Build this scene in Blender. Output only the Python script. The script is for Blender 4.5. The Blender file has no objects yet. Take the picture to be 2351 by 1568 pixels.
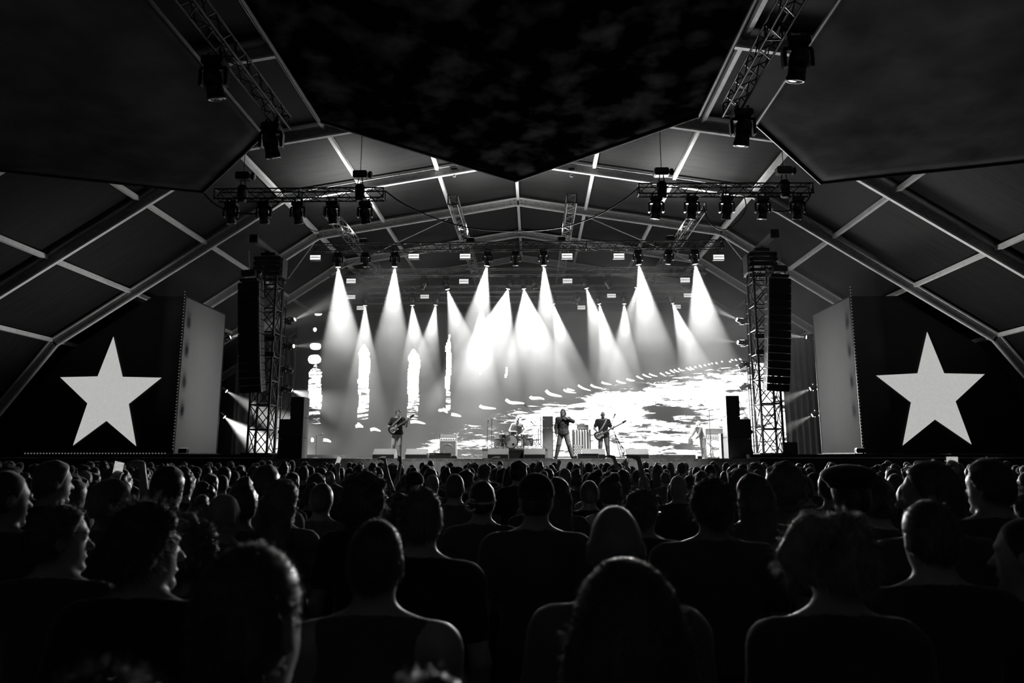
import bpy, bmesh, math, random
import numpy as np
from mathutils import Vector, Matrix

random.seed(7)
rng = np.random.default_rng(11)
S = bpy.context.scene
COL = S.collection
PI = math.pi

# ------------------------------------------------------------------ camera
EYE = 1.95                      # camera height
FPX, CX, CY = 1600.0, 1175.5, 784.0
PITCH, YAW = math.atan(264 / 1600), 0.0308
cam_d = bpy.data.cameras.new('camera'); cam = bpy.data.objects.new('camera', cam_d); COL.objects.link(cam)
cam_d.sensor_width = 36; cam_d.lens = FPX / 2351 * 36
cam_d.clip_start = 0.05; cam_d.clip_end = 200
cam.location = (0, 0, EYE); cam.rotation_euler = (PI / 2 + PITCH, 0, YAW)
cam_d.dof.use_dof = True; cam_d.dof.focus_distance = 27; cam_d.dof.aperture_fstop = 2.8
S.camera = cam
ROT = (Matrix.Rotation(YAW, 3, 'Z') @ Matrix.Rotation(PI / 2 + PITCH, 3, 'X'))

def P(px, py, Y):
    """World point of the photograph's point (px, py) on the upright plane at depth Y."""
    d = ROT @ Vector(((px - CX) / FPX, (CY - py) / FPX, -1))
    return Vector((0, 0, EYE)) + d * (Y / d.y)

def PZ(px, py, z):
    """World point of (px, py) on the level plane at height z."""
    d = ROT @ Vector(((px - CX) / FPX, (CY - py) / FPX, -1))
    return Vector((0, 0, EYE)) + d * ((z - EYE) / d.z)

# ------------------------------------------------------------------ world, exposure
W = bpy.data.worlds.new('night'); S.world = W; W.use_nodes = True
W.node_tree.nodes['Background'].inputs[0].default_value = (0.9, 0.95, 0.92, 1)
W.node_tree.nodes['Background'].inputs[1].default_value = 0.014
vs = S.view_settings
vs.view_transform = 'Standard'; vs.look = 'None'; vs.gamma = 1; vs.exposure = 0; vs.use_curve_mapping = False
cy = S.cycles
cy.use_denoising = True
cy.volume_bounces = 0; cy.max_bounces = 4; cy.diffuse_bounces = 2; cy.glossy_bounces = 2; cy.transmission_bounces = 3
cy.use_light_tree = True; cy.sample_clamp_indirect = 4; cy.caustics_reflective = False; cy.caustics_refractive = False

# ------------------------------------------------------------------ materials
def nt(m):
    m.use_nodes = True
    return m.node_tree, m.node_tree.nodes['Principled BSDF']

def g(v): return (v, v * 1.0, v * 0.985, 1)

MATS = {}
def mat(name, c=0.5, rough=0.6, metal=0.0, var=0.25, scale=12.0, bump=0.0, emit=0.0, sheen=0.0, per_object=0.0, stretch=(1, 1, 1), spec=0.5, r0=0.25, r1=0.75):
    if name in MATS: return MATS[name]
    m = bpy.data.materials.new(name); MATS[name] = m
    t, b = nt(m)
    N, L = t.nodes, t.links
    tc = N.new('ShaderNodeTexCoord'); mp = N.new('ShaderNodeMapping'); mp.inputs['Scale'].default_value = stretch
    no = N.new('ShaderNodeTexNoise'); no.inputs['Scale'].default_value = scale; no.inputs['Detail'].default_value = 4
    L.new(tc.outputs['Object'], mp.inputs[0]); L.new(mp.outputs[0], no.inputs['Vector'])
    mr = N.new('ShaderNodeMapRange'); mr.inputs[3].default_value = c * (1 - var); mr.inputs[4].default_value = c * (1 + var)
    mr.inputs[1].default_value = r0; mr.inputs[2].default_value = r1
    L.new(no.outputs['Fac'], mr.inputs[0])
    src = mr.outputs[0]
    if per_object:
        oi = N.new('ShaderNodeObjectInfo'); m2 = N.new('ShaderNodeMapRange'); m2.inputs[3].default_value = 1 - per_object; m2.inputs[4].default_value = 1 + per_object
        L.new(oi.outputs['Random'], m2.inputs[0])
        mu = N.new('ShaderNodeMath'); mu.operation = 'MULTIPLY'; L.new(src, mu.inputs[0]); L.new(m2.outputs[0], mu.inputs[1]); src = mu.outputs[0]
    L.new(src, b.inputs['Base Color'])
    b.inputs['Roughness'].default_value = rough; b.inputs['Metallic'].default_value = metal
    b.inputs['Specular IOR Level'].default_value = spec
    if sheen:
        b.inputs['Sheen Weight'].default_value = sheen; b.inputs['Sheen Roughness'].default_value = 0.4
    if emit:
        b.inputs['Emission Color'].default_value = g(1); b.inputs['Emission Strength'].default_value = emit
    if bump:
        bp = N.new('ShaderNodeBump'); bp.inputs['Strength'].default_value = bump; bp.inputs['Distance'].default_value = 0.02
        L.new(no.outputs['Fac'], bp.inputs['Height']); L.new(bp.outputs[0], b.inputs['Normal'])
    return m

# ------------------------------------------------------------------ mesh collecting
class MB:
    def __init__(s): s.v = []; s.f = []
    def add(s, vs, fs, M=None):
        o = len(s.v)
        s.v += [tuple(M @ Vector(p)) if M else tuple(p) for p in vs]
        s.f += [tuple(i + o for i in f) for f in fs]
        return s
    def box(s, x0, x1, y0, y1, z0, z1, M=None):
        return s.add([(x0, y0, z0), (x1, y0, z0), (x1, y1, z0), (x0, y1, z0), (x0, y0, z1), (x1, y0, z1), (x1, y1, z1), (x0, y1, z1)],
                     [(3, 2, 1, 0), (4, 5, 6, 7), (0, 1, 5, 4), (1, 2, 6, 5), (2, 3, 7, 6), (3, 0, 4, 7)], M)
    def frame_of(s, p, q):
        p, q = Vector(p), Vector(q); d = (q - p).normalized()
        u = d.cross(Vector((0, 0, 1)))
        if u.length < 1e-3: u = d.cross(Vector((0, 1, 0)))
        u.normalize(); w = u.cross(d)
        return p, q, d, u, w
    def bar(s, p, q, wd, h, up=None):
        p, q, d, u, w = s.frame_of(p, q)
        if up is not None:
            w = Vector(up); w = (w - d * w.dot(d)).normalized(); u = d.cross(w)
        c = [u * (-wd / 2) + w * (-h / 2), u * (wd / 2) + w * (-h / 2), u * (wd / 2) + w * (h / 2), u * (-wd / 2) + w * (h / 2)]
        return s.add([p + k for k in c] + [q + k for k in c], [(3, 2, 1, 0), (4, 5, 6, 7), (0, 1, 5, 4), (1, 2, 6, 5), (2, 3, 7, 6), (3, 0, 4, 7)])
    def rod(s, p, q, r, n=6, r2=None):
        p, q, d, u, w = s.frame_of(p, q); r2 = r if r2 is None else r2
        vs = [];
        for c, rr in ((p, r), (q, r2)):
            for i in range(n):
                a = 2 * PI * i / n; vs.append(c + u * (rr * math.cos(a)) + w * (rr * math.sin(a)))
        fs = [(i, (i + 1) % n, n + (i + 1) % n, n + i) for i in range(n)] + [tuple(range(n - 1, -1, -1)), tuple(range(n, 2 * n))]
        return s.add(vs, fs)
    def tube(s, pts, r, n=6):
        for a, b in zip(pts[:-1], pts[1:]): s.rod(a, b, r, n)
        return s
    def lathe(s, prof, n=16, M=None):
        vs = [(r * math.cos(2 * PI * i / n), r * math.sin(2 * PI * i / n), z) for r, z in prof for i in range(n)]
        fs = [(k * n + i, k * n + (i + 1) % n, (k + 1) * n + (i + 1) % n, (k + 1) * n + i) for k in range(len(prof) - 1) for i in range(n)]
        fs += [tuple(range(n - 1, -1, -1)), tuple(range((len(prof) - 1) * n, len(prof) * n))]
        return s.add(vs, fs, M)
    def prism(s, poly, z0, z1, M=None):
        n = len(poly)
        vs = [(x, y, z0) for x, y in poly] + [(x, y, z1) for x, y in poly]
        return s.add(vs, [tuple(range(n - 1, -1, -1)), tuple(range(n, 2 * n))] + [(i, (i + 1) % n, n + (i + 1) % n, n + i) for i in range(n)], M)
    def ell(s, c, r, nu=12, nv=8, M=None):
        vs = [(c[0], c[1], c[2] + r[2])]
        for j in range(1, nv):
            t = PI * j / nv
            vs += [(c[0] + r[0] * math.sin(t) * math.cos(2 * PI * i / nu), c[1] + r[1] * math.sin(t) * math.sin(2 * PI * i / nu), c[2] + r[2] * math.cos(t)) for i in range(nu)]
        vs.append((c[0], c[1], c[2] - r[2])); e = len(vs) - 1
        fs = [(0, 1 + i, 1 + (i + 1) % nu) for i in range(nu)]
        for j in range(nv - 2):
            a = 1 + j * nu; b = a + nu
            fs += [(a + i, b + i, b + (i + 1) % nu, a + (i + 1) % nu) for i in range(nu)]
        a = 1 + (nv - 2) * nu
        fs += [(a + (i + 1) % nu, a + i, e) for i in range(nu)]
        return s.add(vs, fs, M)
    def torus(s, R, r, n=16, m=6, M=None, a0=0, a1=2 * PI):
        pts = [(R * math.cos(a0 + (a1 - a0) * i / n), R * math.sin(a0 + (a1 - a0) * i / n), 0) for i in range(n + 1)]
        if M: pts = [M @ Vector(p) for p in pts]
        return s.tube(pts, r, m)
    def build(s, name, m, parent=None, smooth=False, bevel=0.0):
        me = bpy.data.meshes.new(name); me.from_pydata(s.v, [], s.f)
        bm = bmesh.new(); bm.from_mesh(me)
        bmesh.ops.recalc_face_normals(bm, faces=bm.faces)
        if bevel:
            ed = [e for e in bm.edges if len(e.link_faces) == 2 and e.calc_face_angle(0) > 0.6]
            bmesh.ops.bevel(bm, geom=ed, offset=bevel, segments=2, affect='EDGES', clamp_overlap=True)
        bm.to_mesh(me); bm.free()
        if smooth:
            me.shade_smooth()
            try: me.set_sharp_from_angle(angle=0.7)
            except Exception: pass
        if m: me.materials.append(m)
        o = bpy.data.objects.new(name, me); COL.objects.link(o)
        if parent: o.parent = parent
        return o

def tag(o, label=None, cat=None, group=None, kind=None):
    if label: o['label'] = label
    if cat: o['category'] = cat
    if group: o['group'] = group
    if kind: o['kind'] = kind
    return o

def thing(name, label, cat, loc=(0, 0, 0), rotz=0.0, group=None):
    o = bpy.data.objects.new(name, None); COL.objects.link(o); o.empty_display_size = 0.1
    o.location = loc; o.rotation_euler = (0, 0, rotz)
    return tag(o, label, cat, group)

def dup(root, loc=None, rot=None, label=None, group=None, scale=None):
    def rec(o, parent):
        c = o.copy(); COL.objects.link(c)
        if parent: c.parent = parent
        for ch in o.children: rec(ch, c)
        return c
    r = rec(root, None)
    if loc is not None: r.location = loc
    if rot is not None: r.rotation_euler = rot
    if label: r['label'] = label
    if group: r['group'] = group
    if scale: r.scale = (scale,) * 3
    return r

def aim(d):
    """Rotation matrix whose local -Z looks along d."""
    return Vector(d).to_track_quat('-Z', 'Y').to_matrix().to_4x4()

ORD = ['first', 'second', 'third', 'fourth', 'fifth', 'sixth', 'seventh', 'eighth', 'ninth', 'tenth', 'eleventh', 'twelfth', 'thirteenth', 'fourteenth', 'fifteenth']

def spot(name, loc, d, power, angle, blend=0.35, size=0.03, parent=None):
    l = bpy.data.lights.new(name, 'SPOT'); l.energy = power; l.spot_size = angle; l.spot_blend = blend; l.shadow_soft_size = size
    l.color = (1, 1, 0.985)
    o = bpy.data.objects.new(name, l); COL.objects.link(o)
    M = aim(d); M.translation = Vector(loc)
    o.matrix_world = M
    return o
# ================================================================== materials in use
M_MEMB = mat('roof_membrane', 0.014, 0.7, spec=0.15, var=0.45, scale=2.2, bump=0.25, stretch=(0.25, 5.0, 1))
M_ALU = mat('aluminium', 0.9, 0.45, metal=0.0, var=0.12, scale=5, stretch=(1, 1, 1))
M_WEB = mat('beam_web', 0.42, 0.6, var=0.3, scale=9)
M_CANOPY = mat('canopy_cloth', 0.06, 1.0, spec=0.0, var=0.45, scale=0.9, bump=0.15)
M_CANOPY2 = mat('mottled_canopy_cloth', 0.022, 1.0, spec=0.0, var=0.93, scale=1.1, bump=0.15, stretch=(1, 0.9, 1), r0=0.48, r1=0.72)  # darker cloth with paler mottles, for the central canopy
M_BLACK = mat('black_paint', 0.014, 0.55, var=0.3, scale=20)
M_BLACKGLOSS = mat('black_housing', 0.012, 0.32, var=0.3, scale=30)
M_TRUSS = mat('truss_metal', 0.10, 0.38, metal=0.6, var=0.3, scale=14)
M_TRUSSB = mat('black_truss', 0.02, 0.4, metal=0.3, var=0.3, scale=14)
M_CABLE = mat('cable_rubber', 0.01, 0.5, var=0.2)
M_FLOOR = mat('trodden_ground', 0.03, 0.9, var=0.5, scale=1.5, bump=0.4)
M_DECK = mat('stage_deck', 0.14, 0.45, var=0.3, scale=3)
M_SKIRT = mat('stage_skirt', 0.42, 0.85, var=0.2, scale=4, stretch=(4, 4, 0.5))
M_DRAPE = mat('black_drape', 0.03, 0.9, var=0.4, scale=6, sheen=0.3)
M_WALL = mat('wall_cloth', 0.02, 0.9, var=0.4, scale=1.0)
M_WHITE = mat('white_plastic', 0.75, 0.4, var=0.08)
M_GREY = mat('grey_metal', 0.35, 0.4, metal=0.3, var=0.15)

def emitter(name, strength, noise=0.0, scale=30):
    if name in MATS: return MATS[name]
    m = bpy.data.materials.new(name); MATS[name] = m
    t, b = nt(m)
    b.inputs['Base Color'].default_value = g(0.02); b.inputs['Roughness'].default_value = 0.4
    b.inputs['Emission Color'].default_value = (1, 1, 0.985, 1); b.inputs['Emission Strength'].default_value = strength
    if noise:
        tc = t.nodes.new('ShaderNodeTexCoord'); no = t.nodes.new('ShaderNodeTexNoise'); no.inputs['Scale'].default_value = scale; no.inputs['Detail'].default_value = 6
        mr = t.nodes.new('ShaderNodeMapRange'); mr.inputs[3].default_value = strength * (1 - noise); mr.inputs[4].default_value = strength * (1 + noise)
        t.links.new(tc.outputs['Object'], no.inputs['Vector']); t.links.new(no.outputs['Fac'], mr.inputs[0]); t.links.new(mr.outputs[0], b.inputs['Emission Strength'])
    return m

# ================================================================== the tent
XC = -0.72
SEC = [(24.2, 0.0), (19.3, 6.75), (10.0, 12.95), (0.0, 14.6)]
BAY, YA = 5.0, 33.0
FRAMES = [YA + BAY * k for k in range(-7, 3)]          # -2 .. 43
ceiling = thing('ceiling', None, None, (0, 0, 0)); tag(ceiling, kind='structure')
def sec_pts():
    right = [Vector((XC + x, 0, z)) for x, z in SEC]; left = [Vector((XC - x, 0, z)) for x, z in SEC[::-1]]
    return right + left[1:]
SP = sec_pts()      # 7 points, right foot to left foot

def roof_panel(a, b, y0, y1):
    """One sheet of tent fabric between two frames; its own axes run along the slope and along the tent."""
    L = (b - a).length; n = 10; k = 6
    ux = (b - a).normalized(); uz = ux.cross(Vector((0, 1, 0))).normalized()
    if uz.z > 0 and True: pass
    vs, fs = [], []
    for j in range(k + 1):
        for i in range(n + 1):
            u, v = i / n, j / k
            sag = 0.10 * math.sin(PI * u) * math.sin(PI * v)
            vs.append((u * L, v * (y1 - y0), sag))
    for j in range(k):
        for i in range(n):
            p = j * (n + 1) + i; fs.append((p, p + 1, p + n + 2, p + n + 1))
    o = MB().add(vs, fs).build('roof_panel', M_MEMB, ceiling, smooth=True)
    m = Matrix((ux, Vector((0, 1, 0)), uz)).transposed().to_4x4(); m.translation = a + Vector((0, y0, 0))
    o.matrix_world = m
    return o
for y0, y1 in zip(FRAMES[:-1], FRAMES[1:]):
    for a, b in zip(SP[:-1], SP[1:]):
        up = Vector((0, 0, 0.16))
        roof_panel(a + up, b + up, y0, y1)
for y in FRAMES:
    for i, (a, b) in enumerate(zip(SP[:-1], SP[1:])):
        d = (b - a).normalized(); nrm = Vector((-d.z, 0, d.x))
        if nrm.z < 0: nrm = -nrm
        a2, b2 = a + Vector((0, y, 0)), b + Vector((0, y, 0))
        w = MB().bar(a2 - nrm * 0.17, b2 - nrm * 0.17, 0.05, 0.30, up=nrm).build('frame_beam', M_WEB, ceiling)
        MB().bar(a2, b2, 0.17, 0.06, up=nrm).build('flange', M_ALU, w)
        MB().bar(a2 - nrm * 0.34, b2 - nrm * 0.34, 0.13, 0.065, up=nrm).build('flange', M_ALU, w)
        if 33 <= y <= 38 and 1 <= i <= 4:      # rows of bolts at the joints
            mb = MB()
            for t in (0.02, 0.04, 0.96, 0.98):
                c = a2.lerp(b2, t) - nrm * 0.17
                for s in (-0.08, 0.08): mb.rod(c + nrm * s + Vector((0, -0.025, 0)), c + nrm * s + Vector((0, -0.05, 0)), 0.022, 6)
            tag(mb.build('bolt', M_BLACK, w), kind='stuff')
purl = []
for a, b in zip(SP[1:-2], SP[2:-1]):
    for k in range(3): purl.append((a.lerp(b, k / 3), a, b))
purl.append((SP[-2], SP[-3], SP[-2]))
for p, a, b in purl:
    for y0, y1 in zip(FRAMES[:-1], FRAMES[1:]):
        wd = 0.21 if (abs(abs(p.x - XC) - 10.0) < 0.1) else 0.135
        MB().bar(p + Vector((0, y0 + 0.03, -0.02)), p + Vector((0, y1 - 0.03, -0.02)), wd, 0.16).build('purlin', M_ALU, ceiling)
# wind bracing wires in the bay over the stage
for s in (-1, 1):
    MB().rod((XC + s * 3.5, 33.1, 13.6), (XC + s * 9.7, 37.9, 12.6), 0.022, 6).build('bracing_wire', M_ALU, ceiling)
    MB().rod((XC + s * 10.1, 33.1, 12.5), (XC + s * 14.9, 37.9, 9.2), 0.022, 6).build('bracing_wire', M_ALU, ceiling)

# ground and end walls
floor = tag(MB().box(-40, 40, -12, 46, -0.2, 0).build('floor', M_FLOOR), kind='structure')
wb = tag(MB().box(-27, 26, 43.2, 43.4, 0, 15).build('wall_back', M_WALL), kind='structure')

# ================================================================== hanging canopies of dark cloth
def canopy(poly, label, m_=None):
    """poly: world points round the cloth, stretched flat."""
    c = sum(poly, Vector()) / len(poly)
    root = thing('ceiling_canopy', label, 'canopy', c, group=None)
    n = len(poly); vs, fs = [], []
    # a fan of rings so that the cloth can hang a little uneven
    R = 14; per = []
    for i in range(n):
        for k in range(12): per.append(poly[i].lerp(poly[(i + 1) % n], k / 12) - c)
    m = len(per); vs.append(Vector((0, 0, 0)))
    for r in range(1, R + 1):
        for i, p in enumerate(per):
            t = r / R; q = p * t
            q = q + Vector((0, 0, 0.06 * (1 - t ** 6) * (math.sin(q.x * 1.9 + 0.6 * math.sin(q.y)) * math.cos(q.y * 0.9))))
            vs.append(q)
    for i in range(m): fs.append((0, 1 + i, 1 + (i + 1) % m))
    for r in range(R - 1):
        a = 1 + r * m
        for i in range(m): fs.append((a + i, a + m + i, a + m + (i + 1) % m, a + (i + 1) % m))
    cl = MB().add(vs, fs).build('cloth', m_ or M_CANOPY, root, smooth=True)
    so = cl.modifiers.new('thick', 'SOLIDIFY'); so.thickness = 0.02
    mb = MB(); pts = [p - c for p in poly]
    for i in range(n): mb.rod(pts[i], pts[(i + 1) % n], 0.045, 8)
    mb.build('edge_pole', M_BLACK, root)
    return root
zc_ = 9.95
tip = PZ(1182, 416, zc_); sl = PZ(733, 278, zc_); sr = PZ(1606, 265, zc_)
xl, xr = sl.x, sr.x
canopy([tip, sr, Vector((xr, 1.5, zc_)), Vector((xl, 1.5, zc_)), sl], 'wide dark canopy overhead with a pointed end towards the stage, hung between the other two', M_CANOPY2)
# the side canopies tilt down outwards
tl = PZ(466, 441, 9.55); il = PZ(604, 310, 9.95); ol = PZ(-8, 390, 9.05)
canopy([tl, ol, Vector((ol.x, 1.5, 9.05)), Vector((il.x, 1.5, 9.95)), il], 'dark canopy overhead on the side of the star screen at left, faintly lit')
tr = PZ(1884, 420, 9.55); ir = PZ(1736, 285, 9.95); orr = PZ(2420, 363, 9.05)
canopy([tr, ir, Vector((ir.x, 1.5, 9.95)), Vector((orr.x, 1.5, 9.05)), orr], 'dark canopy overhead on the side of the star screen at right, faintly lit')

# ================================================================== trusses
def truss(name, p, q, sz, label, dark=True, up=(0, 0, 1), step=None, group=None, hoops=()):
    p, q = Vector(p), Vector(q); d = (q - p).normalized(); L = (q - p).length
    upv = Vector(up); w = (upv - d * upv.dot(d)).normalized(); u = d.cross(w)
    M = M_TRUSSB if dark else M_TRUSS
    root = thing(name, label, 'truss', p, group=group)
    cor = [u * (a * sz / 2) + w * (b * sz / 2) for a, b in ((-1, -1), (1, -1), (1, 1), (-1, 1))]
    r = sz * 0.075
    for c in cor: MB().rod(c, c + d * L, r, 8).build('chord', M, root, smooth=True)
    n = max(2, int(round(L / (step or sz * 1.05)))); mb = MB()
    for f in range(4):
        a, b = cor[f], cor[(f + 1) % 4]
        for i in range(n):
            s0, s1 = d * (L * i / n), d * (L * (i + 1) / n)
            if i % 2 == 0: mb.rod(a + s0, b + s1, r * 0.55, 5)
            else: mb.rod(b + s0, a + s1, r * 0.55, 5)
    for t in sorted(set([0, 0.995] + [k / max(1, int(L / 2.5)) for k in range(1, int(L / 2.5))])):
        for f in range(4): mb.rod(cor[f] + d * (L * t), cor[(f + 1) % 4] + d * (L * t), r * 0.8, 5)
    tag(mb.build('lacing', M, root), kind='stuff')
    return root
T1, T2, T3, T4 = 28.0, 32.0, 35.0, 37.3
TZ = {T1: 10.58, T2: 10.56, T3: 10.47, T4: 10.43}
TRUSS = {}
for nm, Y, x0, x1, lab in (('T1', T1, P(725, 566, T1).x, P(1662, 566, T1).x, 'long stage lighting truss nearest the audience, holding nine moving heads'),
                           ('T2', T2, P(758, 624, T2).x, P(1622, 624, T2).x, 'long stage lighting truss, second from the audience'),
                           ('T3', T3, P(790, 664, T3).x, P(1590, 664, T3).x, 'long stage lighting truss, third from the audience, just before the video wall'),
                           ('T4', T4, P(800, 690, T4).x, P(1580, 690, T4).x, 'rearmost stage lighting truss hung above the video wall')):
    TRUSS[nm] = truss('lighting_truss', (x0, Y, TZ[Y]), (x1, Y, TZ[Y]), 0.31, lab, dark=(nm == 'T1'))
for x, y0, lab in ((-7.8, 25.2, 'silvery depthwise truss, outer one on the side of the guitarist'), (-2.92, 24.2, 'silvery depthwise truss, inner one on the side of the guitarist'),
                   (1.43, 24.2, 'silvery depthwise truss, inner one above the bassist'), (6.34, 25.2, 'silvery depthwise truss, outer one above the bassist')):
    truss('overhead_truss', (x, y0, 11.2), (x, 36.6, 11.2), 0.34, lab, dark=False, step=0.42)
def end_x(px, py, Y): return P(px, py, Y)
YF = 22.0
fl0, fl1 = P(497, 449, YF), P(884, 446, YF)
fr0, fr1 = P(1465, 437, YF), P(1864, 436, YF)
zt_f = (fl0.z + fl1.z) / 2
FT = [truss('front_truss', fl0, fl1, 0.34, 'black front truss with five moving heads hung ahead of the stage, at left'),
      truss('front_truss', fr0, fr1, 0.34, 'black front truss with five moving heads hung ahead of the stage, at right')]
GT = [truss('canopy_truss', (-5.66, 3.0, 9.45), (-5.66, 14.7, 9.45), 0.3, 'dark truss running towards the stage in the gap beside the left canopy'),
      truss('canopy_truss', (4.33, 3.0, 9.45), (4.33, 14.4, 9.45), 0.3, 'dark truss running towards the stage in the gap beside the right canopy')]

# chain hoists above the front trusses, and two small ones on the tent beam
def hoist(x, y, z, label, top, s=1.0):
    r = thing('chain_hoist', label, 'hoist', (x, y, z), group=None)
    MB().box(-0.24 * s, 0.24 * s, -0.15 * s, 0.15 * s, 0.16 * s, 0.42 * s).build('motor', M_BLACKGLOSS, r, bevel=0.03)
    MB().lathe([(0.10 * s, 0), (0.13 * s, 0.03 * s), (0.13 * s, 0.10 * s), (0.08 * s, 0.13 * s)], 12, Matrix.Translation((0.27 * s, 0, 0.29 * s)) @ Matrix.Rotation(PI / 2, 4, 'Y')).build('motor_end', M_BLACKGLOSS, r)
    MB().rod((-0.06 * s, 0, 0.16 * s), (-0.12 * s, 0, -0.2 * s), 0.018, 6).rod((0.06 * s, 0, 0.16 * s), (0.12 * s, 0, -0.2 * s), 0.018, 6).build('sling', M_BLACK, r)
    MB().lathe([(0.10 * s, -0.62 * s), (0.15 * s, -0.55 * s), (0.17 * s, -0.12 * s), (0.12 * s, -0.04 * s)], 12).build('chain_bag', M_BLACK, r, smooth=True)
    MB().rod((0, 0, 0.42 * s), (0, 0, top - z), 0.012, 6).build('chain', M_BLACK, r)
    return r
for px, py, lab in ((558, 424, 'outer chain hoist above the front truss at left'), (827, 421, 'inner chain hoist above the front truss at left'),
                    (1519, 415, 'inner chain hoist above the front truss at right'), (1800, 412, 'outer chain hoist above the front truss at right')):
    q = P(px, py, YF); hoist(q.x, YF, q.z, lab, 14.3 - 0.165 * abs(q.x - XC) if abs(q.x - XC) < 9.9 else 12.4)
for px, py, lab in ((1043, 392, 'small hook hanging from the roof beam beside the central canopy tip, at left'), (1312, 392, 'small hook hanging from the roof beam beside the central canopy tip, at right')):
    q = P(px, py, 28.0); r = thing('roof_hook', lab, 'hook', q)
    MB().box(-0.12, 0.12, -0.1, 0.1, -0.02, 0.10).build('clamp', M_BLACK, r, bevel=0.01)
    MB().rod((0, 0, 0.1), (0, 0, 0.30), 0.02, 6).build('rod', M_BLACK, r)
    MB().torus(0.06, 0.02, 12, 6, Matrix.Translation((0, 0, -0.22)) @ Matrix.Rotation(PI / 2, 4, 'X')).rod((0, 0, -0.02), (0, 0, -0.17), 0.02, 6).build('hook', M_GREY, r)

# sagging cables
def cable(name, pxs, Y, r, label, Y2=None):
    n = len(pxs); ctl = []
    for i, (a, b) in enumerate(pxs): ctl.append(P(a, b, Y + ((Y2 or Y) - Y) * i / (n - 1)))
    pts = []
    for i in range(n - 1):              # smooth curve through the points
        p0, p1, p2, p3 = ctl[max(0, i - 1)], ctl[i], ctl[i + 1], ctl[min(n - 1, i + 2)]
        for k in range(6):
            t = k / 6; pts.append(0.5 * (2 * p1 + (p2 - p0) * t + (2 * p0 - 5 * p1 + 4 * p2 - p3) * t * t + (3 * p1 - p0 - 3 * p2 + p3) * t ** 3))
    pts.append(ctl[-1])
    o = MB().tube(pts, r, 6).build(name, M_CABLE)
    return tag(o, label, 'cable')
cable('hanging_cable', [(884, 438), (930, 470), (1010, 505), (1090, 525), (1190, 531), (1290, 522), (1370, 495), (1430, 460), (1466, 431)], YF, 0.022, 'long black cable sagging between the two front trusses')
cable('hanging_cable', [(466, 441), (490, 466), (530, 486), (580, 491), (620, 480), (645, 462)], YF, 0.028, 'thick black cable looping under the outer end of the left front truss')
cable('hanging_cable', [(1866, 430), (1852, 462), (1810, 484), (1770, 482), (1735, 455)], YF, 0.024, 'black cable looping under the outer end of the right front truss')
cable('hanging_cable', [(1708, 448), (1712, 480), (1690, 512), (1660, 528), (1630, 512), (1614, 472)], 24.8, 0.02, 'thin black cable drooping to the silvery truss at right')
cable('hanging_cable', [(690, 497), (704, 520), (728, 531), (752, 515), (764, 494)], 24.8, 0.016, 'thin cable drooping to the silvery truss at left')
# ================================================================== stage
SZ = 1.87                        # stage deck height
YS = 25.4                        # stage front edge
RZ = 2.27                        # drum riser top
M_DECK = mat('stage_deck_black', 0.045, 0.4, var=0.3, scale=3)
xsl, xsr = -9.93, P(1744, 1055, YS).x
stage = thing('stage', 'main concert stage with grey front skirt and worn pale front lip', 'stage', (XC, YS, 0))
def loc_box(mb, root, x0, x1, y0, y1, z0, z1):
    l = root.location; return mb.box(x0 - l.x, x1 - l.x, y0 - l.y, y1 - l.y, z0 - l.z, z1 - l.z)
loc_box(MB(), stage, xsl, xsr, YS, 41.0, SZ - 0.06, SZ).build('deck', M_DECK, stage)
loc_box(MB(), stage, xsl, xsr, YS - 0.03, YS + 0.05, SZ - 0.10, SZ + 0.012).build('front_lip', mat('worn_lip', 0.3, 0.6, var=0.5, scale=9), stage)
n = 14
for k in range(n):               # skirt of separate cloth panels
    x0 = xsl + (xsr - xsl) * k / n; x1 = xsl + (xsr - xsl) * (k + 1) / n
    vs, fs = [], []
    m = 12
    for i in range(m + 1):
        x = x0 + (x1 - x0) * i / m + (0.004 if i == 0 else 0); y = YS - 0.05 + 0.008 * math.sin(i * 2.1 + k)
        for z in (0.02, SZ - 0.1): vs.append((x - XC, y - YS, z))
    for i in range(m): fs.append((2 * i, 2 * i + 2, 2 * i + 3, 2 * i + 1))
    MB().add(vs, fs).build('skirt_panel', M_SKIRT, stage, smooth=True)
loc_box(MB(), stage, xsl, xsr, YS + 0.15, 41, 0.0, SZ - 0.06).build('understructure', M_BLACK, stage)
def wing(x0, x1, lab):
    r = thing('stage_wing', lab, 'stage', ((x0 + x1) / 2, 26.6, 0))
    loc_box(MB(), r, x0, x1, 26.6, 38.25, 1.62, 2.03).build('deck', M_BLACK, r)
    loc_box(MB(), r, x0, x1, 26.55, 26.6, 1.885, 1.915).build('edge_strip', mat('edge_strip', 0.7, 0.3, var=0.3, scale=3), r)
    loc_box(MB(), r, x0, x1, 26.75, 38.25, 0.0, 1.62).build('skirt', M_DRAPE, r)
    return r
wing(-20.9, xsl - 0.02, 'black side stage under the star screen at left'); wing(xsr + 0.02, 19.6, 'black side stage under the star screen at right')
riser = thing('drum_riser', 'low dark riser under the drum kit', 'riser', (P(1183, 1031, 30).x, 29.2, SZ))
MB().box(-1.35, 1.35, 0, 2.4, 0, 0.40).build('platform', mat('riser_front', 0.05, 0.6), riser, bevel=0.01)
MB().box(-1.36, 1.36, -0.01, 2.41, 0.37, 0.405).build('top_board', M_DECK, riser)

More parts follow.
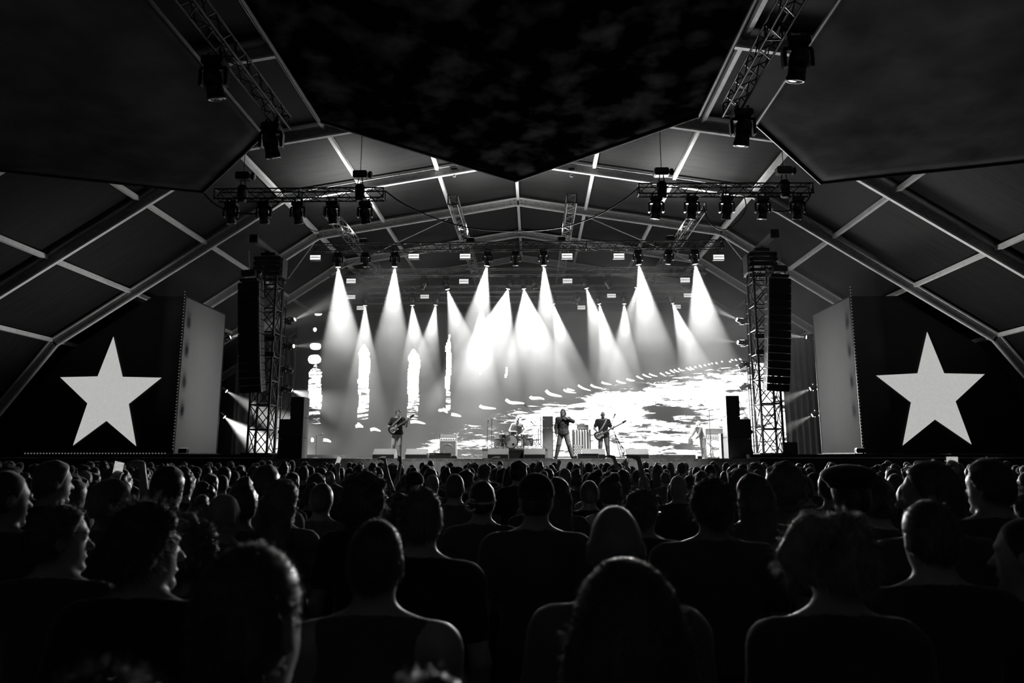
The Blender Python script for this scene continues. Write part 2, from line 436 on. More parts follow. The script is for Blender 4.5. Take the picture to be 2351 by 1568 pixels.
# side drapes and black rear masking
def drape(x0, x1, Y, z0, z1, lab, folds):
    r = thing('stage_curtain', lab, 'curtain', ((x0 + x1) / 2, Y, z0))
    m = folds * 8; vs, fs = [], []
    for i in range(m + 1):
        x = x0 + (x1 - x0) * i / m - (x0 + x1) / 2; y = 0.09 * math.sin(2 * PI * i / 8) + 0.03 * math.sin(i * 0.7)
        for k in range(5): vs.append((x, y * (0.6 + 0.1 * k), (z1 - z0) * (1 - k / 4)))
    for i in range(m):
        for k in range(4): fs.append((i * 5 + k, i * 5 + k + 1, i * 5 + k + 6, i * 5 + k + 5))
    MB().add(vs, fs).build('cloth', M_DRAPE, r, smooth=True)
    MB().rod((x0 - (x0 + x1) / 2, 0, z1 - z0 + 0.04), (x1 - (x0 + x1) / 2, 0, z1 - z0 + 0.04), 0.04).build('rail', M_BLACK, r)
    return r
drape(-15.9, -12.7, 36.6, 2.03, 8.2, 'tall dark pleated curtain beside the video wall at left', 9)
drape(13.0, 15.6, 36.6, 2.03, 8.2, 'tall dark pleated curtain beside the video wall at right', 8)

# ================================================================== video wall
YL = 38.4
def proj(x, y, z):
    v = ROT.transposed() @ (Vector((x, y, z)) - Vector((0, 0, EYE)))
    return CX + FPX * v.x / -v.z, CY - FPX * v.y / -v.z
M_LED = bpy.data.materials.new('video_wall_picture'); MATS['led'] = M_LED
t, b = nt(M_LED); N, L = t.nodes, t.links
b.inputs['Base Color'].default_value = g(0.012); b.inputs['Roughness'].default_value = 0.5
tc = N.new('ShaderNodeTexCoord'); mp = N.new('ShaderNodeMapping'); mp.inputs['Scale'].default_value = (0.5, 1, 3.0)
no = N.new('ShaderNodeTexNoise'); no.inputs['Scale'].default_value = 1.9; no.inputs['Detail'].default_value = 8; no.inputs['Roughness'].default_value = 0.7; no.inputs['Distortion'].default_value = 0.6
at = N.new('ShaderNodeAttribute'); at.attribute_name = 'cover'
ad = N.new('ShaderNodeMath'); ad.operation = 'ADD'
cr = N.new('ShaderNodeValToRGB'); cr.color_ramp.interpolation = 'LINEAR'
e = cr.color_ramp.elements; e[0].position = 0.40; e[0].color = (0.002, 0.002, 0.002, 1); e[1].position = 0.52; e[1].color = (1, 1, 1, 1)
k = e.new(0.435); k.color = (0.012, 0.012, 0.012, 1); k = e.new(0.465); k.color = (0.06, 0.06, 0.06, 1); k = e.new(0.48); k.color = (0.22, 0.22, 0.22, 1)
L.new(tc.outputs['Object'], mp.inputs[0]); L.new(mp.outputs[0], no.inputs['Vector']); L.new(no.outputs['Fac'], ad.inputs[0]); L.new(at.outputs['Fac'], ad.inputs[1])
L.new(ad.outputs[0], cr.inputs[0]); L.new(cr.outputs[0], b.inputs['Emission Color']); b.inputs['Emission Strength'].default_value = 3.0
LX0, LX1 = P(676, 900, YL).x, P(1718, 900, YL).x
LZ0, LZ1 = SZ + 0.08, P(1180, 717, YL).z
wall = thing('video_screen', 'huge LED video wall behind the band showing bright torn clouds', 'video wall', ((LX0 + LX1) / 2, YL, LZ0))
def cover(px, py):
    """How much of the picture is lit: above about 0.2 all white, below -0.4 all dark."""
    c = np.full(px.shape, -0.6)
    xb = [680, 985, 1010, 1060, 1130, 1205, 1260, 1300, 1360, 1480, 1560, 1640, 1700, 1740, 1850]
    yb = [1300, 1010, 992, 972, 960, 938, 926, 914, 903, 880, 865, 850, 838, 826, 822]
    d = (py - np.interp(px, xb, yb)) / 22.0
    c = np.maximum(c, np.clip(d * 0.16 - 0.09, -0.6, 0.04))
    # the lower middle is mostly grey with torn bands
    low = np.clip((px - 985) / 60, 0, 1) * np.clip((1230 - px) / 60, 0, 1)
    c -= 0.15 * low * np.clip((py - 950) / 30, 0, 1)
    c += 0.16 * np.exp(-((px - 1090) / 40) ** 2 - ((py - 1018) / 12) ** 2)
    def blob(x, y, rx, ry, a):
        nonlocal c
        c = c + a * np.exp(-(((px - x) / rx) ** 2 + ((py - y) / ry) ** 2))
    for x, y, rx, ry, a in ((1330, 938, 18, 3, -.25), (1310, 920, 26, 6, -.5), (1500, 937, 22, 6, -.34), (1545, 942, 34, 7, -.42), (1510, 956, 34, 6, -.36), (1570, 950, 30, 6, -.25), (1590, 968, 32, 7, -.16), (1548, 967, 18, 3, -.2),
                            (1475, 981, 26, 8, -.13), (1440, 1002, 26, 7, -.13), (1405, 1010, 30, 6, -.11), (1540, 993, 40, 3, -.25), (1514, 1019, 22, 4.5, -.42), (1570, 1025, 22, 6, -.38), (1600, 1030, 30, 3, -.28),
                            (1690, 897, 26, 4, -.2), (1672, 897, 10, 3, -.3), (1640, 870, 40, 3, -.1), (1700, 940, 22, 4, -.2), (1560, 900, 60, 9, .12), (1420, 915, 70, 10, .15), (1650, 905, 50, 20, .12), (1450, 950, 40, 22, .1), (1380, 975, 25, 25, .1),
                            (1715, 852, 30, 6, -.15), (1660, 845, 14, 2, .1)):
        blob(x, y, rx, ry, a)
    # tall shafts of light at the left
    def shaft(x0, x1, y0, y1, top, a):
        nonlocal c
        w = (x1 - x0) / 2; m = (x0 + x1) / 2 + 1.3 * np.sin(py / 13.0) - (py - y0) * 0.02
        w = w * np.clip((py - y0) / 22.0 + 0.15, 0, 1)
        s = np.clip((w - np.abs(px - m)) / 3.0, -1, 1)
        v = np.interp(py, top[0], top[1])
        c = np.maximum(c, np.where((py > y0) & (py < y1) & (s > -0.9), v + 0.12 * np.minimum(s, 0.3) - (s < 0) * 0.3, -0.6))
    shaft(709, 740, 835, 975, ([835, 850, 870, 905, 925, 945, 975], [-.04, -.04, 0, .04, .0, -.07, -.14]), 0)
    shaft(824, 850, 790, 965, ([790, 880, 930, 965], [.14, .06, -.01, -.1]), 0)
    shaft(937, 964, 800, 965, ([800, 900, 925, 945, 965], [.14, .04, -.02, -.07, -.1]), 0)
    shaft(1025, 1037, 775, 945, ([775, 880, 900, 945], [.2, .1, -.03, -.04]), 0)
    shaft(1101, 1106, 838, 860, ([838, 860], [.3, .3]), 0); shaft(1161, 1164, 842, 868, ([842, 868], [.3, .3]), 0)
    for x, y, rx, ry in ((722, 825, 15, 11), (724, 795, 13, 8), (723, 757, 4, 5), (731, 720, 9, 5), (1032, 771, 3, 4)):
        c = np.maximum(c, 0.55 - 0.6 * (np.abs((px - x) / rx) ** 3 + np.abs((py - y) / ry) ** 3))
    for x, y, rx, ry in ((717, 1010, 4, 6), (1012, 942, 7, 4)):
        c = np.maximum(c, 0.4 - 0.6 * (np.abs((px - x) / rx) ** 3 + np.abs((py - y) / ry) ** 3))
    return np.clip(c, -0.6, 0.35)
def led_panel(name, x0, x1, z0, z1, y, nx, nz, parent):
    X = np.linspace(x0, x1, nx); Z = np.linspace(z0, z1, nz)
    l = parent.location
    vs = [(x - l.x, y - l.y, z - l.z) for z in Z for x in X]
    fs = [(j * nx + i, j * nx + i + 1, (j + 1) * nx + i + 1, (j + 1) * nx + i) for j in range(nz - 1) for i in range(nx - 1)]
    me = bpy.data.meshes.new(name); me.from_pydata(vs, [], fs); me.materials.append(M_LED)
    Rt = np.array(ROT.transposed()); XX, ZZ = np.meshgrid(X, Z)
    V = np.stack([XX, np.full_like(XX, y), ZZ - EYE], -1) @ Rt.T
    c = cover(CX + FPX * V[..., 0] / -V[..., 2], CY - FPX * V[..., 1] / -V[..., 2])
    a = me.attributes.new('cover', 'FLOAT', 'POINT'); a.data.foreach_set('value', c.ravel().astype(np.float32))
    o = bpy.data.objects.new(name, me); COL.objects.link(o); o.parent = parent
    return o
led_panel('screen', LX0, LX1, LZ0, LZ1, YL, 420, 140, wall)
mb = MB(); w_, h_ = (LX1 - LX0) / 2, LZ1 - LZ0
for a_, b_ in (((-w_ - .05, 0, -.03), (w_ + .05, 0, -.03)), ((-w_ - .05, 0, h_ + .03), (w_ + .05, 0, h_ + .03)), ((-w_ - .03, 0, 0), (-w_ - .03, 0, h_)), ((w_ + .03, 0, 0), (w_ + .03, 0, h_))):
    mb.bar(a_, b_, 0.06, 0.06)
tag(mb.build('border', M_TRUSSB, wall), kind='stuff')
MB().box(-w_, w_, 0.05, 0.25, 0, h_).build('backing', M_BLACK, wall)
# the short dashes of light drawn on the picture
M_DASH = emitter('screen_dash_light', 1.4)
DASH = [[(742, 1010), (752, 1011), (760, 1015)], [(816, 979), (824, 978), (833, 980)], [(820, 972), (827, 977), (834, 981)], [(850, 987), (860, 985), (874, 990)], [(942, 969), (955, 968), (977, 973)], [(1016, 938), (1022, 943), (1028, 948)], [(1036, 951), (1048, 953), (1059, 956)],
        [(1101, 931), (1108, 935), (1124, 937), (1139, 938)], [(1161, 917), (1172, 924), (1190, 925), (1204, 926)], [(1217, 910), (1222, 914), (1240, 914), (1250, 917)], [(1253, 896), (1262, 904), (1278, 908), (1290, 910)], [(1294, 894), (1302, 899), (1323, 902)], [(1301, 893), (1320, 897)],
        [(1327, 884), (1338, 891), (1357, 897)], [(1356, 883), (1365, 888), (1384, 892)], [(1381, 877), (1388, 880), (1405, 883)], [(1415, 874), (1425, 878), (1438, 880)], [(1438, 870), (1448, 873), (1458, 874)], [(1461, 863), (1470, 868), (1478, 871)], [(1475, 859), (1485, 864), (1496, 867)], [(1490, 858), (1500, 862), (1510, 864)],
        [(1515, 856), (1520, 859), (1526, 861)], [(1528, 854), (1534, 857), (1540, 858)], [(1538, 849), (1544, 853), (1550, 856)], [(1547, 848), (1553, 852), (1560, 854)], [(1557, 845), (1563, 850), (1573, 851)], [(1575, 844), (1582, 848), (1588, 850)], [(1583, 842), (1589, 847), (1595, 848)], [(1594, 841), (1600, 845)],
        [(1605, 838), (1612, 844)], [(1616, 837), (1622, 841)], [(1626, 835), (1631, 838)], [(1633, 833), (1637, 836)], [(1643, 832), (1648, 836)], [(1656, 829), (1660, 832)], [(1674, 829), (1679, 832)], [(1678, 825), (1684, 828)], [(1687, 825), (1693, 828)], [(1697, 823), (1703, 827)]]
for pts in DASH:
    big = 1.0 if pts[0][0] < 1255 else (0.7 if pts[0][0] < 1460 else 0.5)
    c3 = [P(a, b, YL - 0.02) - wall.location for a, b in pts]; w3 = []
    for i in range(len(c3) - 1):
        p0, p1, p2, p3 = c3[max(0, i - 1)], c3[i], c3[i + 1], c3[min(len(c3) - 1, i + 2)]
        for k in range(4):
            t_ = k / 4; w3.append(0.5 * (2 * p1 + (p2 - p0) * t_ + (2 * p0 - 5 * p1 + 4 * p2 - p3) * t_ * t_ + (3 * p1 - p0 - 3 * p2 + p3) * t_ ** 3))
    w3.append(c3[-1]); vs, fs = [], []; n = len(w3)
    for i, p in enumerate(w3):
        a = w3[max(0, i - 1)]; c = w3[min(n - 1, i + 1)]; d = (c - a).normalized(); nn = Vector((-d.z, 0, d.x))
        u_ = i / (n - 1); h = 0.062 * big * (0.35 + 1.0 * math.sin(PI * min(1, 0.15 + u_ * 0.85)) ** 0.5) * (1.25 - 0.5 * u_)
        vs += [p + nn * h, p - nn * h]
    vs += [v + Vector((0, 0.012, 0)) for v in vs]; m = 2 * n
    for i in range(n - 1):
        q = 2 * i; fs += [(q, q + 1, q + 3, q + 2), (m + q, m + q + 2, m + q + 3, m + q + 1), (q, q + 2, m + q + 2, m + q), (q + 1, m + q + 1, m + q + 3, q + 3)]
    fs += [(0, m, m + 1, 1), (m - 2, m - 1, 2 * m - 1, 2 * m - 2)]
    MB().add(vs, fs).build('light_dash', M_DASH, wall)
# the light the bright clouds throw forward
l = bpy.data.lights.new('screen_light', 'AREA'); l.shape = 'RECTANGLE'; l.size = 12.0; l.size_y = 4.4; l.energy = 1350; l.spread = 1.2
lo = bpy.data.objects.new('screen_light', l); COL.objects.link(lo); M = aim((0, -1, 0)); M.translation = Vector((5.6, YL - 0.06, 4.3)); lo.matrix_world = M
# lower side screens that carry the picture on past the towers
sx = P(1720, 900, 37.95).x
side_led = thing('side_video_screen', 'narrow LED screen strip showing clouds behind the right speaker tower', 'screen', (sx + 1.25, 37.95, 2.035))
led_panel('screen', sx, sx + 2.5, 2.06, 7.0, 37.95, 50, 80, side_led)
MB().box(-1.28, 1.28, 0.03, 0.2, 0, 5.0).build('backing', M_BLACK, side_led)

# ================================================================== star screens at both sides
YSC = 28.6
STARL = [(260, 773), (281, 865), (370.5, 867), (295, 927.6), (312, 1024), (244, 966), (167.5, 1022.5), (200.5, 926), (138, 866), (224, 864)]
STARR = [(2129, 762), (2168, 857), (2261, 859), (2194, 921.5), (2230.6, 1020), (2147, 963), (2073, 1022.5), (2092, 924), (2012, 862), (2107, 857)]
M_STAR = emitter('star_light', 0.46, 0.12, 14)
M_SCR = mat('unlit_screen', 0.006, 0.6, var=0.5, scale=30)
M_SCRIM = bpy.data.materials.new('grey_scrim'); MATS['scrim'] = M_SCRIM
t, b = nt(M_SCRIM); N, L = t.nodes, t.links
tr_ = N.new('ShaderNodeBsdfTranslucent'); tr_.inputs[0].default_value = g(0.55); df = N.new('ShaderNodeBsdfDiffuse')
tc = N.new('ShaderNodeTexCoord'); no = N.new('ShaderNodeTexNoise'); no.inputs['Scale'].default_value = 3; L.new(tc.outputs['Object'], no.inputs[0])
mr = N.new('ShaderNodeMapRange'); mr.inputs[3].default_value = 0.10; mr.inputs[4].default_value = 0.16; L.new(no.outputs['Fac'], mr.inputs[0]); L.new(mr.outputs[0], df.inputs[0])
mx = N.new('ShaderNodeMixShader'); mx.inputs[0].default_value = 0.5; L.new(tr_.outputs[0], mx.inputs[1]); L.new(df.outputs[0], mx.inputs[2])
L.new(mx.outputs[0], N['Material Output'].inputs['Surface'])
def star_screen(side, star, edge_px, label):
    xe = P(edge_px, 860, YSC).x; zt, zb = P(edge_px, 680, YSC).z, 2.06
    root = thing('star_screen', label, 'screen', (xe, YSC, zb))
    off = abs(xe - XC)
    def roofz(o): return (12.95 - 0.667 * (o - 10.0) if o < 19.3 else 6.75 - (o - 19.3) * 1.378) - 0.62
    oo = [(off, zb), (off, min(zt, roofz(off)))]
    k0 = off
    while roofz(k0) > zt: k0 += 0.1
    oo += [(k0, zt), (18.9, roofz(18.9)), (20.0, roofz(20.0)), (20.6, zb + 1.5), (20.6, zb)]
    poly = [(side * (o - off), z - zb) for o, z in oo]
    if side < 0: poly = poly[::-1]
    Mx = Matrix.Rotation(PI / 2, 4, 'X')
    MB().prism(poly, -0.12, 0.0, Mx).build('panel', M_SCR, root)
    st = [P(a, b_, YSC - 0.03) - root.location for a, b_ in star]
    sp = [(p.x, p.z) for p in st]
    MB().prism(sp, 0.01, 0.03, Mx).build('lit_star', M_STAR, root)
    # inner return wall, a lit scrim running back along the stage side
    D = 3.95; H = zt - zb
    vs, fs = [], []
    for j in range(9):
        for i in range(7): vs.append((-side * 0.0, 0.02 + D * i / 6, H * j / 8))
    for j in range(8):
        for i in range(6): q = j * 7 + i; fs.append((q, q + 1, q + 8, q + 7))
    MB().add(vs, fs).build('scrim', M_SCRIM, root)
    mb = MB()
    for a_, b_ in (((0, 0, 0), (0, 0, H)), ((0, D, 0), (0, D, H)), ((0, 0, H), (0, D, H)), ((0, 0, 0.02), (0, D, 0.02))): mb.bar(a_, b_, 0.05, 0.05)
    tag(mb.build('scrim_frame', M_BLACK, root), kind='stuff')
    # black box behind the scrim, closing the lamp space
    B = 2.6
    MB().box(*(sorted((side * B, side * (B + 0.05)))), 0.1, D, 0, min(H, roofz(off + B) - zb) ).build('back_wall', M_BLACK, root)
    MB().box(*(sorted((0.05 * side, side * B))), D, D + 0.04, 0, roofz(off + B) - zb).build('end_wall', M_BLACK, root)
    # row of small bulbs along the edge facing the audience
    mb = MB()
    for k in range(52): mb.box(-0.016, 0.016, -0.045, -0.03, 0.2 + k * 0.13 - 0.016, 0.2 + k * 0.13 + 0.016)
    tag(mb.build('edge_light', emitter('edge_bulb', 0.16), root), kind='stuff')
    # four lamps hung close behind the scrim, seen as soft shapes
    for k, zz in enumerate((0.86, 0.68, 0.48, 0.30)):
        q = thing('lamp', None, None); q.name = 'hung_lamp'; q.parent = root; q.location = (side * 0.22, 0.55, H * zz)
        MB().lathe([(0.08, -0.42), (0.15, -0.36), (0.15, -0.02), (0.10, 0.06)], 12).build('lamp_body', M_BLACK, q, smooth=True)
        MB().bar((0, -0.28, 0.2), (0, 0.28, 0.2), 0.05, 0.04).rod((0, 0, 0), (0, 0, 0.2), 0.02).build('lamp_bracket', M_BLACK, q)
    l = bpy.data.lights.new('scrim_backlight', 'AREA'); l.shape = 'RECTANGLE'; l.size = 3.4; l.size_y = 6.0; l.energy = 52
    lo = bpy.data.objects.new('scrim_backlight', l); COL.objects.link(lo)
    M = aim((-side, 0, 0)); M.translation = Vector((xe + side * (B - 0.1), YSC + D / 2, zb + 3.2)); lo.matrix_world = M
    return root
star_screen(-1, STARL, 411, 'tall black side screen with a glowing white star, at left of the stage')
star_screen(1, STARR, 1967, 'tall black side screen with a glowing white star, at right of the stage')
mb = MB(); r = thing('light_strip', 'dotted row of tiny lights along the foot of the left star screen', 'light strip', P(220, 1041, 28.4))
for k in range(46): mb.box(-3.0 + k * 0.13, -3.0 + k * 0.13 + 0.05, 0, 0.02, -0.02, 0.025)
tag(mb.build('bulb', emitter('strip_bulb', 0.14), r), kind='stuff'); MB().box(-3.05, 3.0, 0.02, 0.05, -0.05, 0.05).build('channel', M_BLACK, r)

# ================================================================== moving heads
HS = 0.78
def head_proto(lit):
    r = thing('moving_head', None, 'lamp', (0, 0, 0))
    MB().box(-0.2, 0.2, -0.17, 0.17, -0.22, -0.06).build('base', M_BLACKGLOSS, r, bevel=0.025)
    for s in (-1, 1): MB().box(s * 0.12 - 0.03, s * 0.12 + 0.03, -0.04, 0.04, -0.07, 0.06).build('clamp', M_TRUSS, r, bevel=0.008)
    mb = MB()
    mb.box(-0.25, 0.25, -0.07, 0.07, -0.29, -0.22)
    for s in (-1, 1): mb.prism([(s * 0.20, -0.24), (s * 0.27, -0.26), (s * 0.265, -0.60), (s * 0.20, -0.60)][::s], -0.075, 0.075, Matrix.Rotation(PI / 2, 4, 'X'))
    mb.build('yoke', mat('yoke_black', 0.03, 0.25, spec=0.8), r, bevel=0.02)
    h = MB().lathe([(0.05, 0.25), (0.13, 0.24), (0.165, 0.16), (0.17, -0.02), (0.15, -0.06), (0.155, -0.20), (0.165, -0.22), (0.165, -0.28), (0.13, -0.285)], 18).build('lamp_head', mat('head_black', 0.02, 0.22, spec=0.8), r, smooth=True)
    h.location = (0, 0, -0.52)
    le = MB().lathe([(0.13, -0.275), (0.125, -0.29), (0.07, -0.305)], 18).build('lens', emitter('lit_lens', 14) if lit else mat('dark_lens', 0.05, 0.08, spec=1.0), h, smooth=True)
    MB().torus(0.145, 0.014, 18, 6, Matrix.Translation((0, 0, -0.285))).build('lens_ring', M_GREY, h)
    return r
PROTO = {}
def moving_head(loc, d, label, lit=True, s=HS, rot=None, power=0, ang=0.5, blend=0.4, group=None):
    d = Vector(d).normalized(); R = rot or Matrix.Identity(3)
    if lit not in PROTO: PROTO[lit] = r = head_proto(lit)
    else: r = dup(PROTO[lit])
    r['label'] = label
    if group: r['group'] = group
    r.location = loc; r.rotation_euler = R.to_euler(); r.scale = (s,) * 3
    h = [c for c in r.children if c.name.startswith('lamp_head')][0]
    h.rotation_euler = (R.inverted() @ aim(d).to_3x3()).to_euler()
    if lit and power:
        spot('beam', Vector(loc) + R @ Vector((0, 0, -0.52 * s)) + d * 0.34 * s, d, power, ang, blend, 0.04)
    return r
BEAM = 33000
def dvec(a, b, dy=0.12):
    d = Vector((a, 0, -b)).normalized(); d.y = dy; return d.normalized()
def hang_row(Y, rows, what, k0):
    n = len(rows)
    for i, (px, dirx, diry, half, pw, lit) in enumerate(rows):
        d = dvec(dirx, diry)
        q = P(px, 640, Y)
        x = q.x - d.x * 0.34 * HS
        lab = f'{"lit" if lit else "unlit"} moving head, {ORD[i]} from the left on {what}'
        moving_head((x, Y, TZ[Y] - 0.155 - 0.03), d, lab, lit, power=BEAM * pw, ang=2 * math.radians(half), group=None)
hang_row(T1, [(775, 9, 137, 16, 1, True), (840, 8, 60, 0, 0, False), (905, -5, 140, 14.6, 1, True), (1117, -20, 122, 15.5, 1, True), (1184, 0, 60, 0, 0, False),
              (1249, 10, 195, 13, 1, True), (1468, 24, 161, 15.4, 1, True), (1535, -8, 60, 0, 0, False), (1598, 13, 93, 17, 1, True)], 'the stage truss nearest the audience', 0)
hang_row(T2, [(968, -20, 40, 0, 0, False), (1028, 22, 82, 16, 0.55, True), (1166, -16, 60, 25, 0.9, True), (1203, 8, 60, 25, 0.9, True), (1230, 10, 40, 0, 0, False), (1347, 18, 70, 15, 0.6, True), (1402, 25, 40, 0, 0, False), (1461, -12, 45, 13, 0.3, True)], 'the second stage truss', 0)
hang_row(T3, [(840, 0, 245, 13.8, 0.9, True), (948, 4, 54, 16.5, 0.6, True), (1001, -10, 65, 15.5, 0.6, True), (1107, -10, 170, 17, 1.0, True), (1270, 25, 100, 15, 0.7, True), (1320, -20, 40, 0, 0, False), (1375, 15, 75, 14, 0.8, True),
              (1432, 0, 75, 15, 0.7, True), (1543, 44, 134, 15, 0.8, True)], 'the third stage truss', 0)
# audience-side trusses: five dark heads each, looking at the stage
for k, (pxs, side, T) in enumerate((((532, 607, 685, 764, 839), 'left', fl0), ((1506, 1588, 1668, 1750, 1830), 'right', fr0))):
    for i, px in enumerate(pxs):
        x = P(px, 470, YF).x
        zt = P(px, 461 if k == 0 else 449, YF).z
        d = Vector((0.10 * (1 if k == 0 else -1) * (0.4 + 0.3 * i if k == 0 else 1.6 - 0.3 * i), 0.22 + 0.08 * (i % 3), -1))
        moving_head((x, YF, zt), d, f'dark moving head seen from behind, {ORD[i]} from the left on the {side} front truss', False, s=0.98)
for (x, Y, lab) in ((-5.80, 14.4, 'dark moving head at the stage end of the left canopy truss'), (-5.9, 11.8, 'dark moving head further back along the left canopy truss'), (4.5, 14.1, 'dark moving head at the stage end of the right canopy truss'), (4.7, 11.5, 'dark moving head further back along the right canopy truss')):
    moving_head((x, Y, 9.32), (0.12 if x < 0 else -0.12, 0.35, -1), lab, False, s=1.02)
# the front heads that are lighting the band
for px_, tgt, pw, an in ((607, (-4.6, 26.4, 2.4), 2600, 0.5), (839, (-3.0, 26.0, 2.2), 2000, 0.5), (764, (-0.9, 29.9, 2.7), 2600, 0.36), (1506, (0.6, 26.3, 2.4), 2600, 0.55), (1588, (2.6, 26.3, 2.4), 2600, 0.55), (1668, (4.6, 26.0, 2.2), 2000, 0.5),
                        (685, (-4.5, 25.4, 0.9), 900, 0.62), (1750, (3.4, 25.4, 0.9), 900, 0.62)):
    o = Vector((P(px_, 470, YF).x, YF + 0.35, 9.55)); spot('key_light', o, Vector(tgt) - o, pw * 0.65, an, 0.9, 0.08)
# added floodlights that brighten the tent roof from below
def flood(loc, d, power, label, ang=1.5):
    r = thing('added_flood', label, 'lamp', loc)
    MB().box(-0.16, 0.16, -0.1, 0.1, -0.08, 0.10).build('housing', M_BLACKGLOSS, r, bevel=0.02)
    MB().box(-0.13, 0.13, -0.07, 0.07, 0.10, 0.115).build('glass', emitter('flood_glass', 0.3), r)
    MB().bar((-0.19, 0, -0.1), (-0.19, 0, 0.05), 0.02, 0.05).bar((0.19, 0, -0.1), (0.19, 0, 0.05), 0.02, 0.05).bar((-0.2, 0, -0.11), (0.2, 0, -0.11), 0.05, 0.02).build('bracket', M_BLACK, r)
    spot('roof_wash', Vector(loc) + Vector((0, 0, 0.2)), d, power, ang, 1.0, 0.1)
    return r
# ================================================================== strobes
def strobe(px, py, Y, label, w=25, h=11, up=0.25):
    q = P(px, py, Y); k = Y / FPX
    r = thing('strobe_panel', label, 'lamp', q)
    W_, H_ = w * k / 2, h * k / 2
    MB().box(-W_ - 0.02, W_ + 0.02, 0.0, 0.14, -H_ - 0.03, H_ + 0.03).build('housing', M_BLACKGLOSS, r, bevel=0.01)
    for s in (-1, 1): MB().box(-W_, W_, -0.012, 0.0, (s * 0.54 - 0.45) * H_, (s * 0.54 + 0.45) * H_).build('lit_panel', emitter('strobe_light', 1.0, 0.35, 12), r)
    MB().box(-W_ * 0.8, W_ * 0.8, -0.03, -0.01, -0.012, 0.012).build('flash_tube', M_GREY, r)
    zt = TZ[Y] - 0.155 - q.z
    MB().rod((0, 0.07, H_), (0, 0.07, max(zt, H_ + 0.05)), 0.015).bar((-W_, 0.07, H_ + 0.05), (W_, 0.07, H_ + 0.05), 0.02, 0.02).build('bracket', M_BLACK, r)
    return r
for nm, Y, lst, w in (('the stage truss nearest the audience', T1, [(724, 591), (950, 588), (1068, 588), (1302, 587), (1421, 587), (1650, 590)], 25), ('the second stage truss', T2, [(806, 645), (1065, 646), (1303, 645), (1573, 643)], 22),
                      ('the third stage truss', T3, [(806, 682), (975, 681), (1404, 679), (1580, 678)], 20), ('the rearmost stage truss', T4, [(828, 707), (1335, 706), (1554, 704)], 18)):
    for i, (px, py) in enumerate(lst):
        strobe(px, py, Y, f'white rectangular strobe lamp, {ORD[i]} from the left under {nm}', w, 11 if w > 20 else 9)

